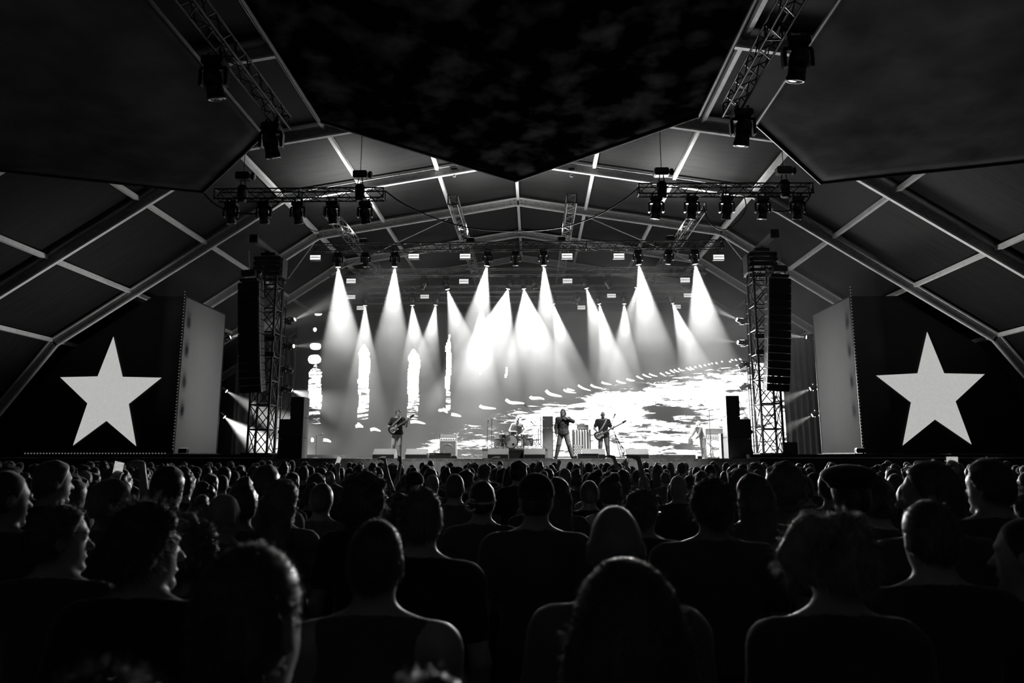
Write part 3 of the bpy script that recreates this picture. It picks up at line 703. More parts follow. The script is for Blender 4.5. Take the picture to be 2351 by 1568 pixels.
# ================================================================== PA towers and line arrays
def pa(side, lab):
    xc = -0.845 + side * 10.27
    yf, yb = 28.0, 28.8
    root = thing('speaker_tower', f'tall lattice tower carrying the {lab} line array', 'tower', (xc, 28.4, 2.03))
    H = 8.0; hw = 0.4
    for sx_ in (-1, 1):
        for sy in (-1, 1): MB().rod((sx_ * hw, sy * hw, 0), (sx_ * hw, sy * hw, H), 0.05, 8).build('leg', M_TRUSSB, root, smooth=True)
    mb = MB(); nz = 8
    c = [(-hw, -hw), (hw, -hw), (hw, hw), (-hw, hw)]
    for k in range(nz):
        z0, z1 = H * k / nz, H * (k + 1) / nz
        for f in range(4):
            a, b_ = c[f], c[(f + 1) % 4]
            mb.rod((*a, z1), (*b_, z1), 0.032, 6).rod((*a, z0), (*b_, z1), 0.022, 5).rod((*b_, z0), (*a, z1), 0.022, 5)
    tag(mb.build('lacing', M_TRUSSB, root), kind='stuff')
    MB().box(-0.6, 0.6, -0.6, 0.6, -0.0, 0.06).build('base_plate', M_BLACK, root, bevel=0.01)
    # sleeve block at the top
    for k in range(4):
        z = H - 0.62 + k * 0.22
        mb = MB().box(-0.55, 0.55, -0.55, -0.46, z, z + 0.14).box(-0.55, 0.55, 0.46, 0.55, z, z + 0.14).box(-0.55, -0.46, -0.55, 0.55, z, z + 0.14).box(0.46, 0.55, -0.55, 0.55, z, z + 0.14)
        tag(mb.build('sleeve_ring', M_BLACKGLOSS, root), kind='stuff')
    for sx_ in (-1, 1): MB().box(sx_ * 0.56 - 0.03, sx_ * 0.56 + 0.03, -0.3, 0.3, H - 0.6, H + 0.2).build('sleeve_plate', mat('worn_plate', 0.12, 0.4, metal=0.4, var=0.5), root, bevel=0.01)
    for k in (3.95, 4.6): MB().box(-0.5, 0.5, -0.48, -0.40, k, k + 0.2).build('cross_brace', M_TRUSS, root, bevel=0.01)
    ox = -side * 0.35 * 0 + side * 0.36 * -1 * -0.0
    bx = side * 0.0
    MB().bar((bx, 0.9, H + 0.5), (bx, -1.9, H + 0.5), 0.20, 0.20).build('header_beam', mat('header_beam', 0.16, 0.45, metal=0.5, var=0.3), root)
    MB().box(bx - 0.16, bx + 0.16, -2.02, -1.88, H + 0.32, H + 0.66).build('beam_end', M_BLACK, root, bevel=0.01)
    MB().bar((bx - 0.3, 0, H + 0.32), (bx + 0.3, 0, H + 0.32), 0.9, 0.12).build('head_plate', M_BLACK, root)
    # array
    ax = -0.87 + side * 10.63; ay = 27.05
    la = thing('line_array', f'long hanging column of black speakers on the {lab} tower', 'speaker', (ax, ay, 8.9)); la.rotation_euler = (0, side * 0.065, 0)
    MB().bar((-0.35, 0.25, 0.12), (0.35, 0.25, 0.12), 0.5, 0.10).build('fly_frame', M_BLACK, la)
    MB().box(-0.28, 0.28, -0.05, 0.22, 0.28, 0.52).build('hoist_motor', M_BLACKGLOSS, la, bevel=0.03)
    mb = MB()
    for s in (-1, 1): mb.rod((s * 0.2, 0.1, 0.28), (s * 0.3, 0.2, 0.12), 0.02)
    mb.tube([(0, 0.1, 0.52), (0.02, 0.1, 0.75), (-0.01, 0.1, 0.95), (0, 0.1, 1.35)], 0.018)
    tag(mb.build('chain', M_GREY, la), kind='stuff')
    tag(MB().tube([(-side * 0.3, 0.3, 0.2), (-side * 0.42, 0.35, 0.45), (-side * 0.3, 0.3, 0.35), (-side * 0.48, 0.3, 0.1), (-side * 0.44, 0.4, -0.25)], 0.03).build('cable_loom', mat('loom', 0.25, 0.3), la), kind='stuff')
    n = 15; h = 0.30; pos = Vector((0, 0, 0)); ang = 0.0
    W_ = 0.42
    for k in range(n):
        ang = [0, 0, 0, 0, 0, .005, .01, .015, .02, .03, .045, .065, .09, .125, .165][k]
        M = Matrix.Translation(pos) @ Matrix.Rotation(ang, 4, 'X')
        prof = [(0.0, -0.005), (0.0, -h + 0.015), (0.60, -h + 0.03), (0.60, -0.02)]
        cab = MB()
        cab.prism([(y, z) for y, z in prof], -W_, W_, M @ Matrix(((0, 0, 1, 0), (1, 0, 0, 0), (0, 1, 0, 0), (0, 0, 0, 1))))
        cb = cab.build('speaker_cabinet', mat('speaker_black', 0.022, 0.5, var=0.2, scale=40), la, bevel=0.012)
        MB().box(-W_ + 0.02, W_ - 0.02, -0.012, -0.002, -h + 0.03, -0.02, M).build('grille', mat('grille_black', 0.008, 0.7, var=0.4, scale=120), cb)
        for s in (-1, 1):
            MB().box(s * W_ - 0.006, s * W_ + 0.006, 0.24, 0.38, -0.21, -0.09, M).build('handle', M_BLACK, cb)
            MB().bar(M @ Vector((s * (W_ + 0.012), 0.06, -0.01)), M @ Vector((s * (W_ + 0.012), 0.06, -h + 0.01)), 0.02, 0.05).build('rigging_plate', mat('rig_plate', 0.2, 0.4, metal=0.5), cb)
        pos = M @ Vector((0, 0, -h))
    return root
pa(-1, 'left'); pa(1, 'right')

# vertical ladders with side lamps
def ladder(x, Y, z0, z1, label):
    r = thing('lamp_ladder', label, 'ladder', (x, Y, z0)); H = z1 - z0
    for s in (-1, 1): MB().rod((0, s * 0.2, 0), (0, s * 0.2, H), 0.03, 8).build('pole', M_TRUSSB, r, smooth=True)
    mb = MB()
    for k in range(int(H / 0.45)): mb.rod((0, -0.2, 0.25 + k * 0.45), (0, 0.2, 0.25 + k * 0.45), 0.02, 6)
    tag(mb.build('rung', M_TRUSSB, r), kind='stuff')
    MB().box(-0.25, 0.25, -0.4, 0.4, 0, 0.04).build('foot_plate', M_BLACK, r, bevel=0.01)
    return r
Ry = lambda s: Matrix.Rotation(-s * PI / 2, 3, 'Y')     # s = +1: hangs out towards +X
def side_lamps(side, Y, x, lst, what):
    """lst: px row, (dx, dz, dy), power, lit"""
    for i, (py, d, pw, ang, lit) in enumerate(lst):
        z = P(CX + side * 500, py, Y).z
        moving_head((x, Y, z), Vector(d), f'{"bright" if lit else "unlit"} side lamp, {ORD[i]} from the top on the {what}', lit, s=0.62, rot=Ry(-side), power=pw, ang=ang, blend=1.0)
xl1 = P(648, 800, 30.2).x; xr1 = P(1722, 800, 30.2).x
ladder(xl1, 30.2, 2.03, 8.9, 'dark lamp ladder standing behind the left speaker tower'); ladder(xr1, 30.2, 2.03, 8.9, 'dark lamp ladder standing behind the right speaker tower')
SP_ = 2600
side_lamps(-1, 30.2, xl1 + 0.03, [(737, (1, -0.25, 0.40), SP_, 0.42, True), (795, (1, -0.25, 0.0), SP_, 0.42, True), (848, (0.8, 0.3, -0.5), 0, 0, False), (893, (1, 0.35, -0.35), SP_ * 4.5, 0.9, True)], 'ladder behind the left speaker tower')
side_lamps(1, 30.2, xr1 - 0.03, [(737, (-1, -0.25, 0.40), SP_, 0.42, True), (787, (-1, -0.25, 0.08), SP_, 0.42, True), (838, (-0.8, 0.3, -0.5), 0, 0, False), (888, (-0.8, 0.3, -0.5), 0, 0, False)], 'ladder behind the right speaker tower')
xl2 = P(508, 860, 33.0).x; xr2 = P(1874, 860, 33.0).x
ladder(xl2 - 0.2, 33.0, 2.03, 8.3, 'dark lamp ladder at the stage end of the left grey scrim'); ladder(xr2 + 0.2, 33.0, 2.03, 8.3, 'dark lamp ladder at the stage end of the right grey scrim')
side_lamps(-1, 33.0, xl2 - 0.17, [(776, (1, 0.1, 0.33), SP_, 0.4, True), (893, (1, 0.1, -0.6), SP_ * 5, 0.5, True), (952, (1, 0.1, -0.75), SP_ * 10, 0.7, True)], 'ladder by the left grey scrim')
side_lamps(1, 33.0, xr2 + 0.17, [(776, (-1, 0.1, 0.12), SP_, 0.4, True), (890, (-1, 0.1, -0.42), SP_ * 4, 0.5, True), (950, (-1, 0.1, -0.5), SP_ * 4, 0.5, True)], 'ladder by the right grey scrim')

# tall side-fill speakers on stage
M_SPK = mat('speaker_cover', 0.03, 0.6, var=0.35, scale=8)
def side_fill(side, p_tall, p_low, lab, gy):
    (a0, a1, at_), (b0, b1, bt) = p_tall, p_low; Y = 27.3
    for (x0, x1, top, nm) in ((a0, a1, at_, 'tall'), (b0, b1, bt, 'low')):
        q0, q1 = P(x0, top, Y), P(x1, top, Y); w = (q1.x - q0.x)
        h = q0.z - SZ
        r = thing('side_fill_speaker', f'{nm} dark speaker column of the {lab} side fill on stage', 'speaker', ((q0.x + q1.x) / 2, Y, SZ))
        n = 3 if nm == 'tall' else 2
        for k in range(n):
            MB().box(-w / 2 + 0.004, w / 2 - 0.004, 0, 0.7, h * k / n + 0.004, h * (k + 1) / n - 0.004).build('speaker_cabinet', M_SPK, r, bevel=0.015)
            MB().box(-w / 2 + 0.03, w / 2 - 0.03, -0.012, 0.0, h * k / n + 0.04, h * (k + 1) / n - 0.04).build('rear_panel', mat('rear_panel', 0.035, 0.6, var=0.3), r)
        if nm == 'low':
            tag(MB().tube([(side * w * 0.4, 0.2, h), (side * (-w * 0.4), 0.2, h + 0.78)], 0.012).build('safety_strap', M_BLACK, r), kind='stuff')
            tag(MB().ell((side * w * 0.58, 0.3, h * 0.68), (0.10, 0.1, 0.11)).tube([(side * w * 0.56, 0.3, h * 0.6), (side * w * 0.62, 0.3, h * 0.3), (side * w * 0.7, 0.25, h * 0.15), (side * w * 0.58, 0.3, 0.02)], 0.018).build('coiled_cable', M_CABLE, r), kind='stuff')
side_fill(-1, (668, 699, 911), (641, 667.5, 962), 'left', 0); side_fill(1, (1666, 1697, 908), (1697.5, 1724, 962), 'right', 0)

# ================================================================== stage monitors and cases
M_WEDGE = mat('wedge_paint', 0.5, 0.45, var=0.12, scale=20)
M_WBACK = mat('wedge_front', 0.03, 0.5, var=0.2)
def wedge(x0, x1, label, Y=25.75, top=1030):
    q0, q1 = P(x0, 1040, Y), P(x1, 1040, Y); w = q1.x - q0.x
    h = P(1000, top, Y).z - SZ
    r = thing('stage_monitor', label, 'monitor speaker', ((q0.x + q1.x) / 2, Y, SZ))
    prof = [(0, 0), (0.62, 0), (0.66, 0.10), (0.42, h), (0.30, h), (0.0, 0.42 * h)]
    A = Matrix(((0, 0, 1, 0), (1, 0, 0, 0), (0, 1, 0, 0), (0, 0, 0, 1)))
    MB().prism(prof, -w / 2, w / 2, A).build('cabinet', M_WEDGE, r, bevel=0.01)
    MB().box(-w / 2 + 0.01, w / 2 - 0.01, -0.012, 0.0, 0.01, 0.41 * h).build('rear_panel', M_WBACK, r)
    v = Vector((0, 0.30, h - 0.42 * h)).normalized()
    MB().bar((-w / 2 + 0.12, 0.62, 0.28 * h), (w / 2 - 0.12, 0.62, 0.28 * h), 0.05, 0.25).build('grille', M_WBACK, r)
    return r
wedge(855, 905, 'grey wedge monitor beside the guitarist, at his right hand', 25.5)
wedge(930, 979, 'grey wedge monitor in front of the guitarist, at his left hand', 25.5)
wedge(1119, 1167, 'pale wedge monitor in front of the bass drum, left of centre')
wedge(1203, 1252, 'pale wedge monitor between the bass drum and the singer')
wedge(1337, 1390, 'pale wedge monitor in front of the bassist, behind a black case', 25.95)
wedge(1438, 1490, 'grey wedge monitor beyond the bassist, turned a little')
def case(x0, x1, y_top, Y, label, depth=0.5, m=None, name='flight_case', cat='case', bot=None):
    q0, q1 = P(x0, y_top, Y), P(x1, y_top, Y); w = q1.x - q0.x; zb = SZ if bot is None else bot; h = q0.z - zb
    r = thing(name, label, cat, ((q0.x + q1.x) / 2, Y, zb))
    MB().box(-w / 2, w / 2, 0, depth, 0, h * 0.72).build('case_body', m or M_WBACK, r, bevel=0.012)
    MB().box(-w / 2, w / 2, 0, depth, h * 0.73, h).build('case_lid', m or M_WBACK, r, bevel=0.012)
    e = MB()
    for s in (-1, 1): e.bar((s * w / 2, -0.004, 0), (s * w / 2, -0.004, h), 0.02, 0.03)
    tag(e.build('edge_trim', M_GREY if w > 0.5 else M_BLACK, r), kind='stuff')
    return r
case(985, 1036, 1040, 25.7, 'low black case on the stage edge in front of the guitar amplifier', 0.45)
case(1326, 1374, 1041.5, 25.55, 'low black case on the stage edge before the bassist monitor', 0.35)
case(1168, 1202, 1033, 26.2, 'black case between the two pale wedge monitors', 0.5)
case(1490, 1596, 1044, 25.8, 'long low grey riser along the stage edge at right', 0.9, mat('riser_grey', 0.22, 0.5))
case(1246, 1269, 955.5, 30.4, 'tall narrow dark cabinet standing between drums and singer', 0.6, mat('tall_case', 0.05, 0.6, var=0.2), 'tall_cabinet', 'cabinet')
case(1655, 1669, 995, 28.2, 'upright dark case beside the right side fill', 0.4, None)
case(1801, 1829, 1015, 28.0, 'black box standing by the right speaker tower base', 0.5, bot=2.03)
case(1037, 1048, 1047, 25.6, 'tiny stage box at the stage edge near the guitar amplifier', 0.2)
case(1461, 1470, 1048, 25.55, 'tiny pale stage box before the turned wedge monitor', 0.15)
case(1603, 1611, 1047, 25.6, 'small black box at the stage edge near the right amplifiers', 0.15)

# ================================================================== amplifiers
def amp_cab(x0, x1, yt, Y, label, m, n_spk=2):
    q0, q1 = P(x0, yt, Y), P(x1, yt, Y); w = q1.x - q0.x; h = q0.z - SZ
    r = thing('speaker_cabinet', label, 'amplifier', ((q0.x + q1.x) / 2, Y, SZ))
    MB().box(-w / 2, w / 2, 0, 0.42, 0, h).build('cabinet', M_BLACK, r, bevel=0.02)
    MB().box(-w / 2 + 0.04, w / 2 - 0.04, -0.02, 0.0, 0.05, h - 0.05).build('grille_cloth', m, r, bevel=0.005)
    e = MB()
    for s in (-1, 1): e.bar((s * (w / 2 - 0.02), -0.025, 0), (s * (w / 2 - 0.02), -0.025, h), 0.012, 0.03)
    e.bar((-w / 2, -0.025, h - 0.02), (w / 2, -0.025, h - 0.02), 0.012, 0.03)
    tag(e.build('edge_trim', M_GREY, r), kind='stuff')
    for k in range(n_spk):
        MB().torus(w * 0.3, 0.012, 20, 6, Matrix.Translation((0, -0.022, h * (0.5 if n_spk == 1 else 0.28 + 0.44 * k))) @ Matrix.Rotation(PI / 2, 4, 'X')).build('speaker_ring', mat('dark_ring', 0.03, 0.5), r)
    return r, w, h
def amp_head(x0, x1, yt, yb_, Y, label):
    q0, q1 = P(x0, yt, Y), P(x1, yt, Y); w = q1.x - q0.x; z0 = P(x0, yb_, Y).z; h = q0.z - z0
    r = thing('amplifier_head', label, 'amplifier', ((q0.x + q1.x) / 2, Y, z0))
    MB().box(-w / 2, w / 2, 0.02, 0.32, 0, h).build('housing', M_BLACK, r, bevel=0.015)
    MB().box(-w / 2 + 0.03, w / 2 - 0.03, -0.0, 0.02, 0.02, h * 0.42).build('control_panel', mat('pale_panel', 0.22, 0.4), r)
    MB().box(-w / 2 + 0.03, w / 2 - 0.03, -0.0, 0.02, h * 0.48, h - 0.02).build('grille_cloth', mat('amp_cloth', 0.06, 0.8), r)
    for k in range(6): MB().rod((-w * 0.36 + k * w * 0.14, -0.02, h * 0.2), (-w * 0.36 + k * w * 0.14, 0.0, h * 0.2), 0.018, 8).build('knob', M_BLACK, r)
    MB().torus(0.05, 0.012, 8, 5, Matrix.Translation((0, 0.17, h)) @ Matrix.Rotation(PI / 2, 4, 'X'), 0, PI).build('carry_handle', M_BLACK, r)
    return r
M_AMPG = mat('amp_grille', 0.012, 0.8, var=0.3, scale=60)
amp_cab(1009, 1048, 1011, 30.2, 'dark guitar speaker cabinet with light edging behind the low case', M_AMPG, 1)
amp_head(1009, 1048, 996, 1011, 30.2, 'amplifier head with pale control panel on the guitar cabinet')
fc, fw, fh = amp_cab(1313, 1356, 986, 29.0, 'bass cabinet draped with a starred and striped flag', mat('flag_cab', 0.05, 0.7), 2)
amp_head(1325, 1351, 975, 986, 29.0, 'small amplifier head standing on the flag-draped bass cabinet')
amp_cab(1620, 1660, 1007, 30.8, 'pale-lit lower guitar cabinet near the right side fill', mat('pale_grille', 0.35, 0.8, var=0.2, scale=50), 2)
amp_head(1620, 1660, 984, 1007, 30.8, 'wide amplifier on the pale-lit cabinet near the right side fill')
# flag hung over the bass cabinet
fl = thing('flag', 'vertical flag of dark stripes and white stars hung over the bass cabinet', 'flag', fc.location + Vector((0.02, -0.045, 0)))
W_ = fw - 0.06; z0_, z1_ = 0.10, fh - 0.01
vs, fs = [], []
for j in range(2):
    for i in range(27): vs.append((-W_ / 2 + W_ * i / 26, 0.006 * math.sin(i * 0.9), z0_ + (z1_ - z0_) * j))
for i in range(26): fs.append((i, i + 1, 28 + i, 27 + i))
MB().add(vs, fs).build('cloth', mat('flag_white', 0.75, 0.8, var=0.05, sheen=0.2), fl)
cx1 = -W_ / 2 + W_ * 7 / 13; cz1 = z0_ + (z1_ - z0_) * 0.43
for k in range(0, 13, 2):
    x0, x1 = -W_ / 2 + W_ * k / 13, -W_ / 2 + W_ * (k + 1) / 13
    zl = z0_ if x0 >= cx1 - 0.01 else cz1
    MB().box(x0, x1, -0.014, -0.008, zl, z1_).build('stripe', mat('flag_dark', 0.05, 0.8), fl)
MB().box(-W_ / 2, cx1, -0.014, -0.008, z0_, cz1).build('star_field', mat('flag_dark', 0.05, 0.8), fl)
nst = 0
for r_ in range(7):
    for c_ in range(5 if r_ % 2 == 0 else 4):
        x = -W_ / 2 + (cx1 + W_ / 2) * ((c_ + (0.5 if r_ % 2 == 0 else 1.0)) / 5); z = z0_ + (cz1 - z0_) * (r_ + 0.6) / 7.2
        pts = [((0.036 if k % 2 == 0 else 0.015) * math.sin(k * PI / 5) + x, (0.036 if k % 2 == 0 else 0.015) * math.cos(k * PI / 5) + z) for k in range(10)]
        MB().prism(pts[::-1], 0.015, 0.019, Matrix.Rotation(PI / 2, 4, 'X')).build('white_star', mat('flag_star', 0.85, 0.7, var=0.02), fl)

# ================================================================== drum kit
M_CHROME = mat('chrome', 0.7, 0.15, metal=1.0, var=0.05)
M_SHELL = mat('drum_shell', 0.05, 0.25, var=0.3)
M_SKIN = mat('drum_skin', 0.75, 0.5, var=0.05)
YD = 30.0
bc = P(1173, 1014, YD); br = 0.285
bd = thing('bass_drum', 'large bass drum with white front skin and small dark lettering', 'drum', (bc.x, YD, RZ + 0.02))
Rx = Matrix.Translation((0, 0, br)) @ Matrix.Rotation(PI / 2, 4, 'X')
MB().lathe([(br - 0.012, -0.42), (br - 0.012, 0.0)], 32, Rx).build('shell', M_SHELL, bd, smooth=True)
MB().torus(br, 0.018, 32, 6, Rx).torus(br, 0.018, 32, 6, Rx @ Matrix.Translation((0, 0, -0.42))).build('hoop', M_BLACK, bd)
MB().lathe([(br - 0.015, 0.0), (br - 0.02, 0.008)], 32, Rx).build('front_skin', M_SKIN, bd)
MB().lathe([(0.055, 0.006), (0.055, 0.011)], 16, Rx @ Matrix.Translation((0.10, -0.12, 0))).build('port_hole', M_BLACK, bd)
mb = MB()
for k, w in enumerate((0.14, 0.12, 0.09, 0.08)):                      # the unreadable small lines of print
    for i in range(int(w / 0.02)): mb.box(-0.2 + i * 0.02, -0.2 + i * 0.02 + 0.013, -0.012, -0.009, br - 0.0 - k * 0.05, br - 0.0 - k * 0.05 + 0.016)
tag(mb.build('lettering', M_BLACK, bd), kind='stuff')
for s in (-1, 1): MB().rod((s * 0.2, -0.1, 0.15), (s * 0.34, -0.18, 0.0), 0.012).build('spur', M_CHROME, bd)
def drum(px, py, Y, r_, h, tilt, label, stand=True):
    q = P(px, py, Y); d = thing('drum', label, 'drum', (q.x, Y, RZ)); z = q.z - RZ
    M = Matrix.Translation((0, 0, z)) @ Matrix.Rotation(tilt, 4, 'X')
    MB().lathe([(r_, -h / 2), (r_, h / 2)], 20, M).build('shell', M_SHELL, d, smooth=True)
    MB().torus(r_ + 0.005, 0.012, 20, 6, M @ Matrix.Translation((0, 0, h / 2))).torus(r_ + 0.005, 0.012, 20, 6, M @ Matrix.Translation((0, 0, -h / 2))).build('hoop', M_CHROME, d)
    MB().lathe([(r_ - 0.01, h / 2), (r_ - 0.015, h / 2 + 0.006)], 20, M).build('skin', M_SKIN, d)
    mb = MB()
    for k in range(6): a = k * PI / 3; mb.rod(M @ Vector((r_ * math.cos(a) * 1.03, r_ * math.sin(a) * 1.03, -h * 0.4)), M @ Vector((r_ * math.cos(a) * 1.03, r_ * math.sin(a) * 1.03, h * 0.4)), 0.012, 5)
    tag(mb.build('lug', M_CHROME, d), kind='stuff')
    for k in range(3): a = k * 2 * PI / 3 + 0.5; MB().rod((r_ * math.cos(a) * 1.02, r_ * math.sin(a) * 1.02, z), (r_ * math.cos(a) * 1.1, r_ * math.sin(a) * 1.1, 0), 0.01, 6).build('leg', M_CHROME, d)
    return d
drum(1146, 1016, 29.9, 0.20, 0.34, 0, 'floor drum with chrome rims at the drummer right, beside the bass drum')
drum(1204, 1001, 30.3, 0.15, 0.2, 0.3, 'small rack drum above the bass drum, nearest the singer')
drum(1213, 1015, 30.0, 0.2, 0.32, 0, 'floor drum between the bass drum and the tall cabinet')
drum(1178, 994, 30.75, 0.17, 0.14, 0.1, 'snare drum in front of the drummer lap')
drum(1153, 1001, 30.4, 0.14, 0.18, 0.25, 'small rack drum above the outer floor drum')
def cymbal(px, py, Y, r_, tilt, label, tx=0.0):
    q = P(px, py, Y); d = thing('cymbal_stand', label, 'cymbal', (q.x, Y, RZ)); z = q.z - RZ
    M = Matrix.Translation((0, 0, z)) @ Matrix.Rotation(tilt, 4, 'X') @ Matrix.Rotation(tx, 4, 'Y')
    MB().lathe([(r_, -0.012), (r_ * 0.3, 0.0), (r_ * 0.18, 0.03), (0.02, 0.035), (0.01, 0.03)], 24, M).build('cymbal', mat('brass', 0.55, 0.25, metal=0.9), d, smooth=True)
    MB().rod((0, 0, 0.25), (0, 0, z + 0.05), 0.012).build('pole', M_CHROME, d)
    for k in range(3): a = k * 2 * PI / 3 + 0.3; MB().rod((0, 0, 0.42), (0.26 * math.cos(a), 0.26 * math.sin(a), 0.0), 0.01).build('leg', M_CHROME, d)
    return d
cymbal(1133, 985, 30.2, 0.24, 0.25, 'crash cymbal on the outer edge of the kit away from the singer', 0.15)
cymbal(1151, 991, 29.8, 0.2, 0.2, 'low cymbal over the outer floor drum')
cymbal(1222, 985, 30.1, 0.26, 0.25, 'crash cymbal between the drummer and the tall cabinet', -0.2)
cymbal(1232, 998, 29.7, 0.22, 0.3, 'low ride cymbal near the tall cabinet', -0.3)
cymbal(1210, 967, 30.9, 0.18, 0.15, 'small high cymbal beside the drummer shoulder', 0.1)
def mic_stand(px, base_y, top_y, Y, boom, label, z0=SZ, tripod=True):
    q = P(px, top_y, Y); r = thing('microphone_stand', label, 'stand', (q.x, Y, z0)); z = q.z - z0
    MB().rod((0, 0, 0.02), (0, 0, z), 0.016).build('pole', M_BLACK, r)
    b_ = Vector((boom[0], 0, z + boom[1]))
    MB().rod((-boom[0] * 0.3, 0, z - boom[1] * 0.3), b_, 0.011).build('boom', M_BLACK, r)
    d = Vector((boom[0], 0, boom[1])).normalized()
    MB().rod(b_, b_ + d * 0.13, 0.016, 8, 0.022).ell(b_ + d * 0.15, (0.03, 0.03, 0.03)).build('microphone', M_BLACKGLOSS, r)
    if tripod:
        for k in range(3): a = k * 2 * PI / 3 + 0.5; MB().rod((0, 0, 0.22), (0.25 * math.cos(a), 0.25 * math.sin(a), 0.01), 0.012).build('leg', M_BLACK, r)
    else: MB().lathe([(0.14, 0.0), (0.14, 0.02), (0.03, 0.035)], 16).build('round_base', M_BLACK, r)
    return r
mic_stand(1398, 1053, 986, 26.0, (0.18, 0.42), 'straight microphone stand with short boom beside the bassist', tripod=False)
mic_stand(1119, 1030, 980, 29.5, (0.02, 0.15), 'microphone stand at the outer front corner of the drum riser', RZ)
mic_stand(1129, 1030, 962, 30.1, (0.35, -0.1), 'taller boom stand over the outer drums', RZ)
mic_stand(1241, 1032, 958, 29.5, (-0.55, 0.42), 'boom stand reaching over the kit beside the tall cabinet', RZ)
mic_stand(1236, 1032, 985, 29.4, (-0.2, 0.2), 'shorter microphone stand at the riser corner near the singer', RZ)
mic_stand(1628, 1050, 942, 30.2, (-0.22, 0.18), 'tall thin stand with angled boom before the right amplifiers')
mic_stand(727, 1050, 1000, 29.0, (0.1, 0.02), 'short thin stand standing alone near the left side fill', tripod=False)
# guitars resting on a rack right of the bassist
def pole_rack():
    q = P(1408, 1053, 27.2); r = thing('guitar_rack', 'small leaning guitar rack just beyond the bassist', 'rack', (q.x, 27.2, SZ))
    for k in range(4): MB().rod((0.05 + k * 0.06, 0.05 * k, 1.05 - k * 0.14), (0.3 + k * 0.13, 0.1, 0.05), 0.014).build('bar', M_BLACK, r)
    MB().prism([(0.3, 0.02), (0.75, 0.02), (0.55, 0.28), (0.42, 0.3)], 0.0, 0.08, Matrix.Rotation(PI / 2, 4, 'X')).build('covered_body', mat('rack_cloth', 0.12, 0.8, var=0.4), r)
pole_rack()
for x, lab in ((P(878, 1053, 25.5).x, 'loose cable coil on the stage lip near the guitarist'), (P(1138, 1050, 25.55).x, 'loose cable coil before the pale wedge nearest the drums'), (P(1425, 1052, 25.6).x, 'loose cable coil on the stage lip beyond the bassist')):
    o = MB().torus(0.13, 0.02, 16, 5, Matrix.Translation((0, 0, 0.02))).torus(0.1, 0.02, 16, 5, Matrix.Translation((0.05, 0.03, 0.05))).build('cable_coil', mat('pale_cable', 0.3, 0.5), None)
    o.location = (x, 25.5, SZ + 0.015); tag(o, lab, 'cable')

# added roof wash floods, on the first truss and the side stages
FL = []
for i, x in enumerate((-7.1, -2.6, 1.2, 5.7)): FL.append((x, T1, TZ[T1] + 0.155 + 0.13, (0.25 * (1 if x > 0 else -1) if abs(x) > 4 else 0.0, -0.05, 1), 2300, f'added flood lamp on top of the stage truss nearest the audience, {ORD[i]} from the left'))
FL += [(-13.6, 27.0, 2.16, (-0.7, -0.35, 1), 600, 'added flood lamp on the left side stage, turned to the sloping roof'), (12.3, 27.0, 2.16, (0.7, -0.35, 1), 900, 'added flood lamp on the right side stage, turned to the sloping roof')]
for (x, Y, z, d, pw, lab) in FL:
    flood((x, Y, z), d, pw, lab, 2.35 if Y == T1 else 1.5)

# ================================================================== haze over the stage
HAZE = 0.06
M_HAZE = bpy.data.materials.new('haze'); M_HAZE.use_nodes = True
t = M_HAZE.node_tree; t.nodes.remove(t.nodes['Principled BSDF'])
vsn = t.nodes.new('ShaderNodeVolumeScatter'); vsn.inputs['Anisotropy'].default_value = -0.4; vsn.inputs['Color'].default_value = (1, 1, 1, 1)
# warm smoke gathers under the lamps and thins out towards the deck, with slow drifts in it
tc = t.nodes.new('ShaderNodeTexCoord'); sx_ = t.nodes.new('ShaderNodeSeparateXYZ'); t.links.new(tc.outputs['Object'], sx_.inputs[0])
fc_ = t.nodes.new('ShaderNodeFloatCurve'); cu = fc_.mapping.curves[0]
mr = t.nodes.new('ShaderNodeMapRange'); mr.inputs[1].default_value = 1.87; mr.inputs[2].default_value = 10.9; t.links.new(sx_.outputs['Z'], mr.inputs[0]); t.links.new(mr.outputs[0], fc_.inputs['Value'])
PT = [(0.0, 0.10), (0.25, 0.10), (0.45, 0.26), (0.62, 0.62), (0.78, 1.0), (1.0, 1.0)]
cu.points[0].location = PT[0]; cu.points[1].location = PT[-1]
for q in PT[1:-1]: cu.points.new(*q)
fc_.mapping.update()
no = t.nodes.new('ShaderNodeTexNoise'); no.inputs['Scale'].default_value = 0.55; no.inputs['Detail'].default_value = 4; t.links.new(tc.outputs['Object'], no.inputs['Vector'])
m2 = t.nodes.new('ShaderNodeMapRange'); m2.inputs[1].default_value = 0.3; m2.inputs[2].default_value = 0.7; m2.inputs[3].default_value = 0.45; m2.inputs[4].default_value = 1.55; t.links.new(no.outputs['Fac'], m2.inputs[0])
ma = t.nodes.new('ShaderNodeMath'); ma.operation = 'MULTIPLY'; t.links.new(fc_.outputs[0], ma.inputs[0]); t.links.new(m2.outputs[0], ma.inputs[1])
mb_ = t.nodes.new('ShaderNodeMath'); mb_.operation = 'MULTIPLY'; mb_.inputs[1].default_value = HAZE; t.links.new(ma.outputs[0], mb_.inputs[0]); t.links.new(mb_.outputs[0], vsn.inputs['Density'])
t.links.new(vsn.outputs[0], t.nodes['Material Output'].inputs['Volume'])
hz = MB().box(-15.2, 13.9, 27.55, 38.15, SZ + 0.02, 11.0).build('stage_haze', M_HAZE)
tag(hz, 'thin smoke haze filling the air over the stage', 'haze', kind='stuff')
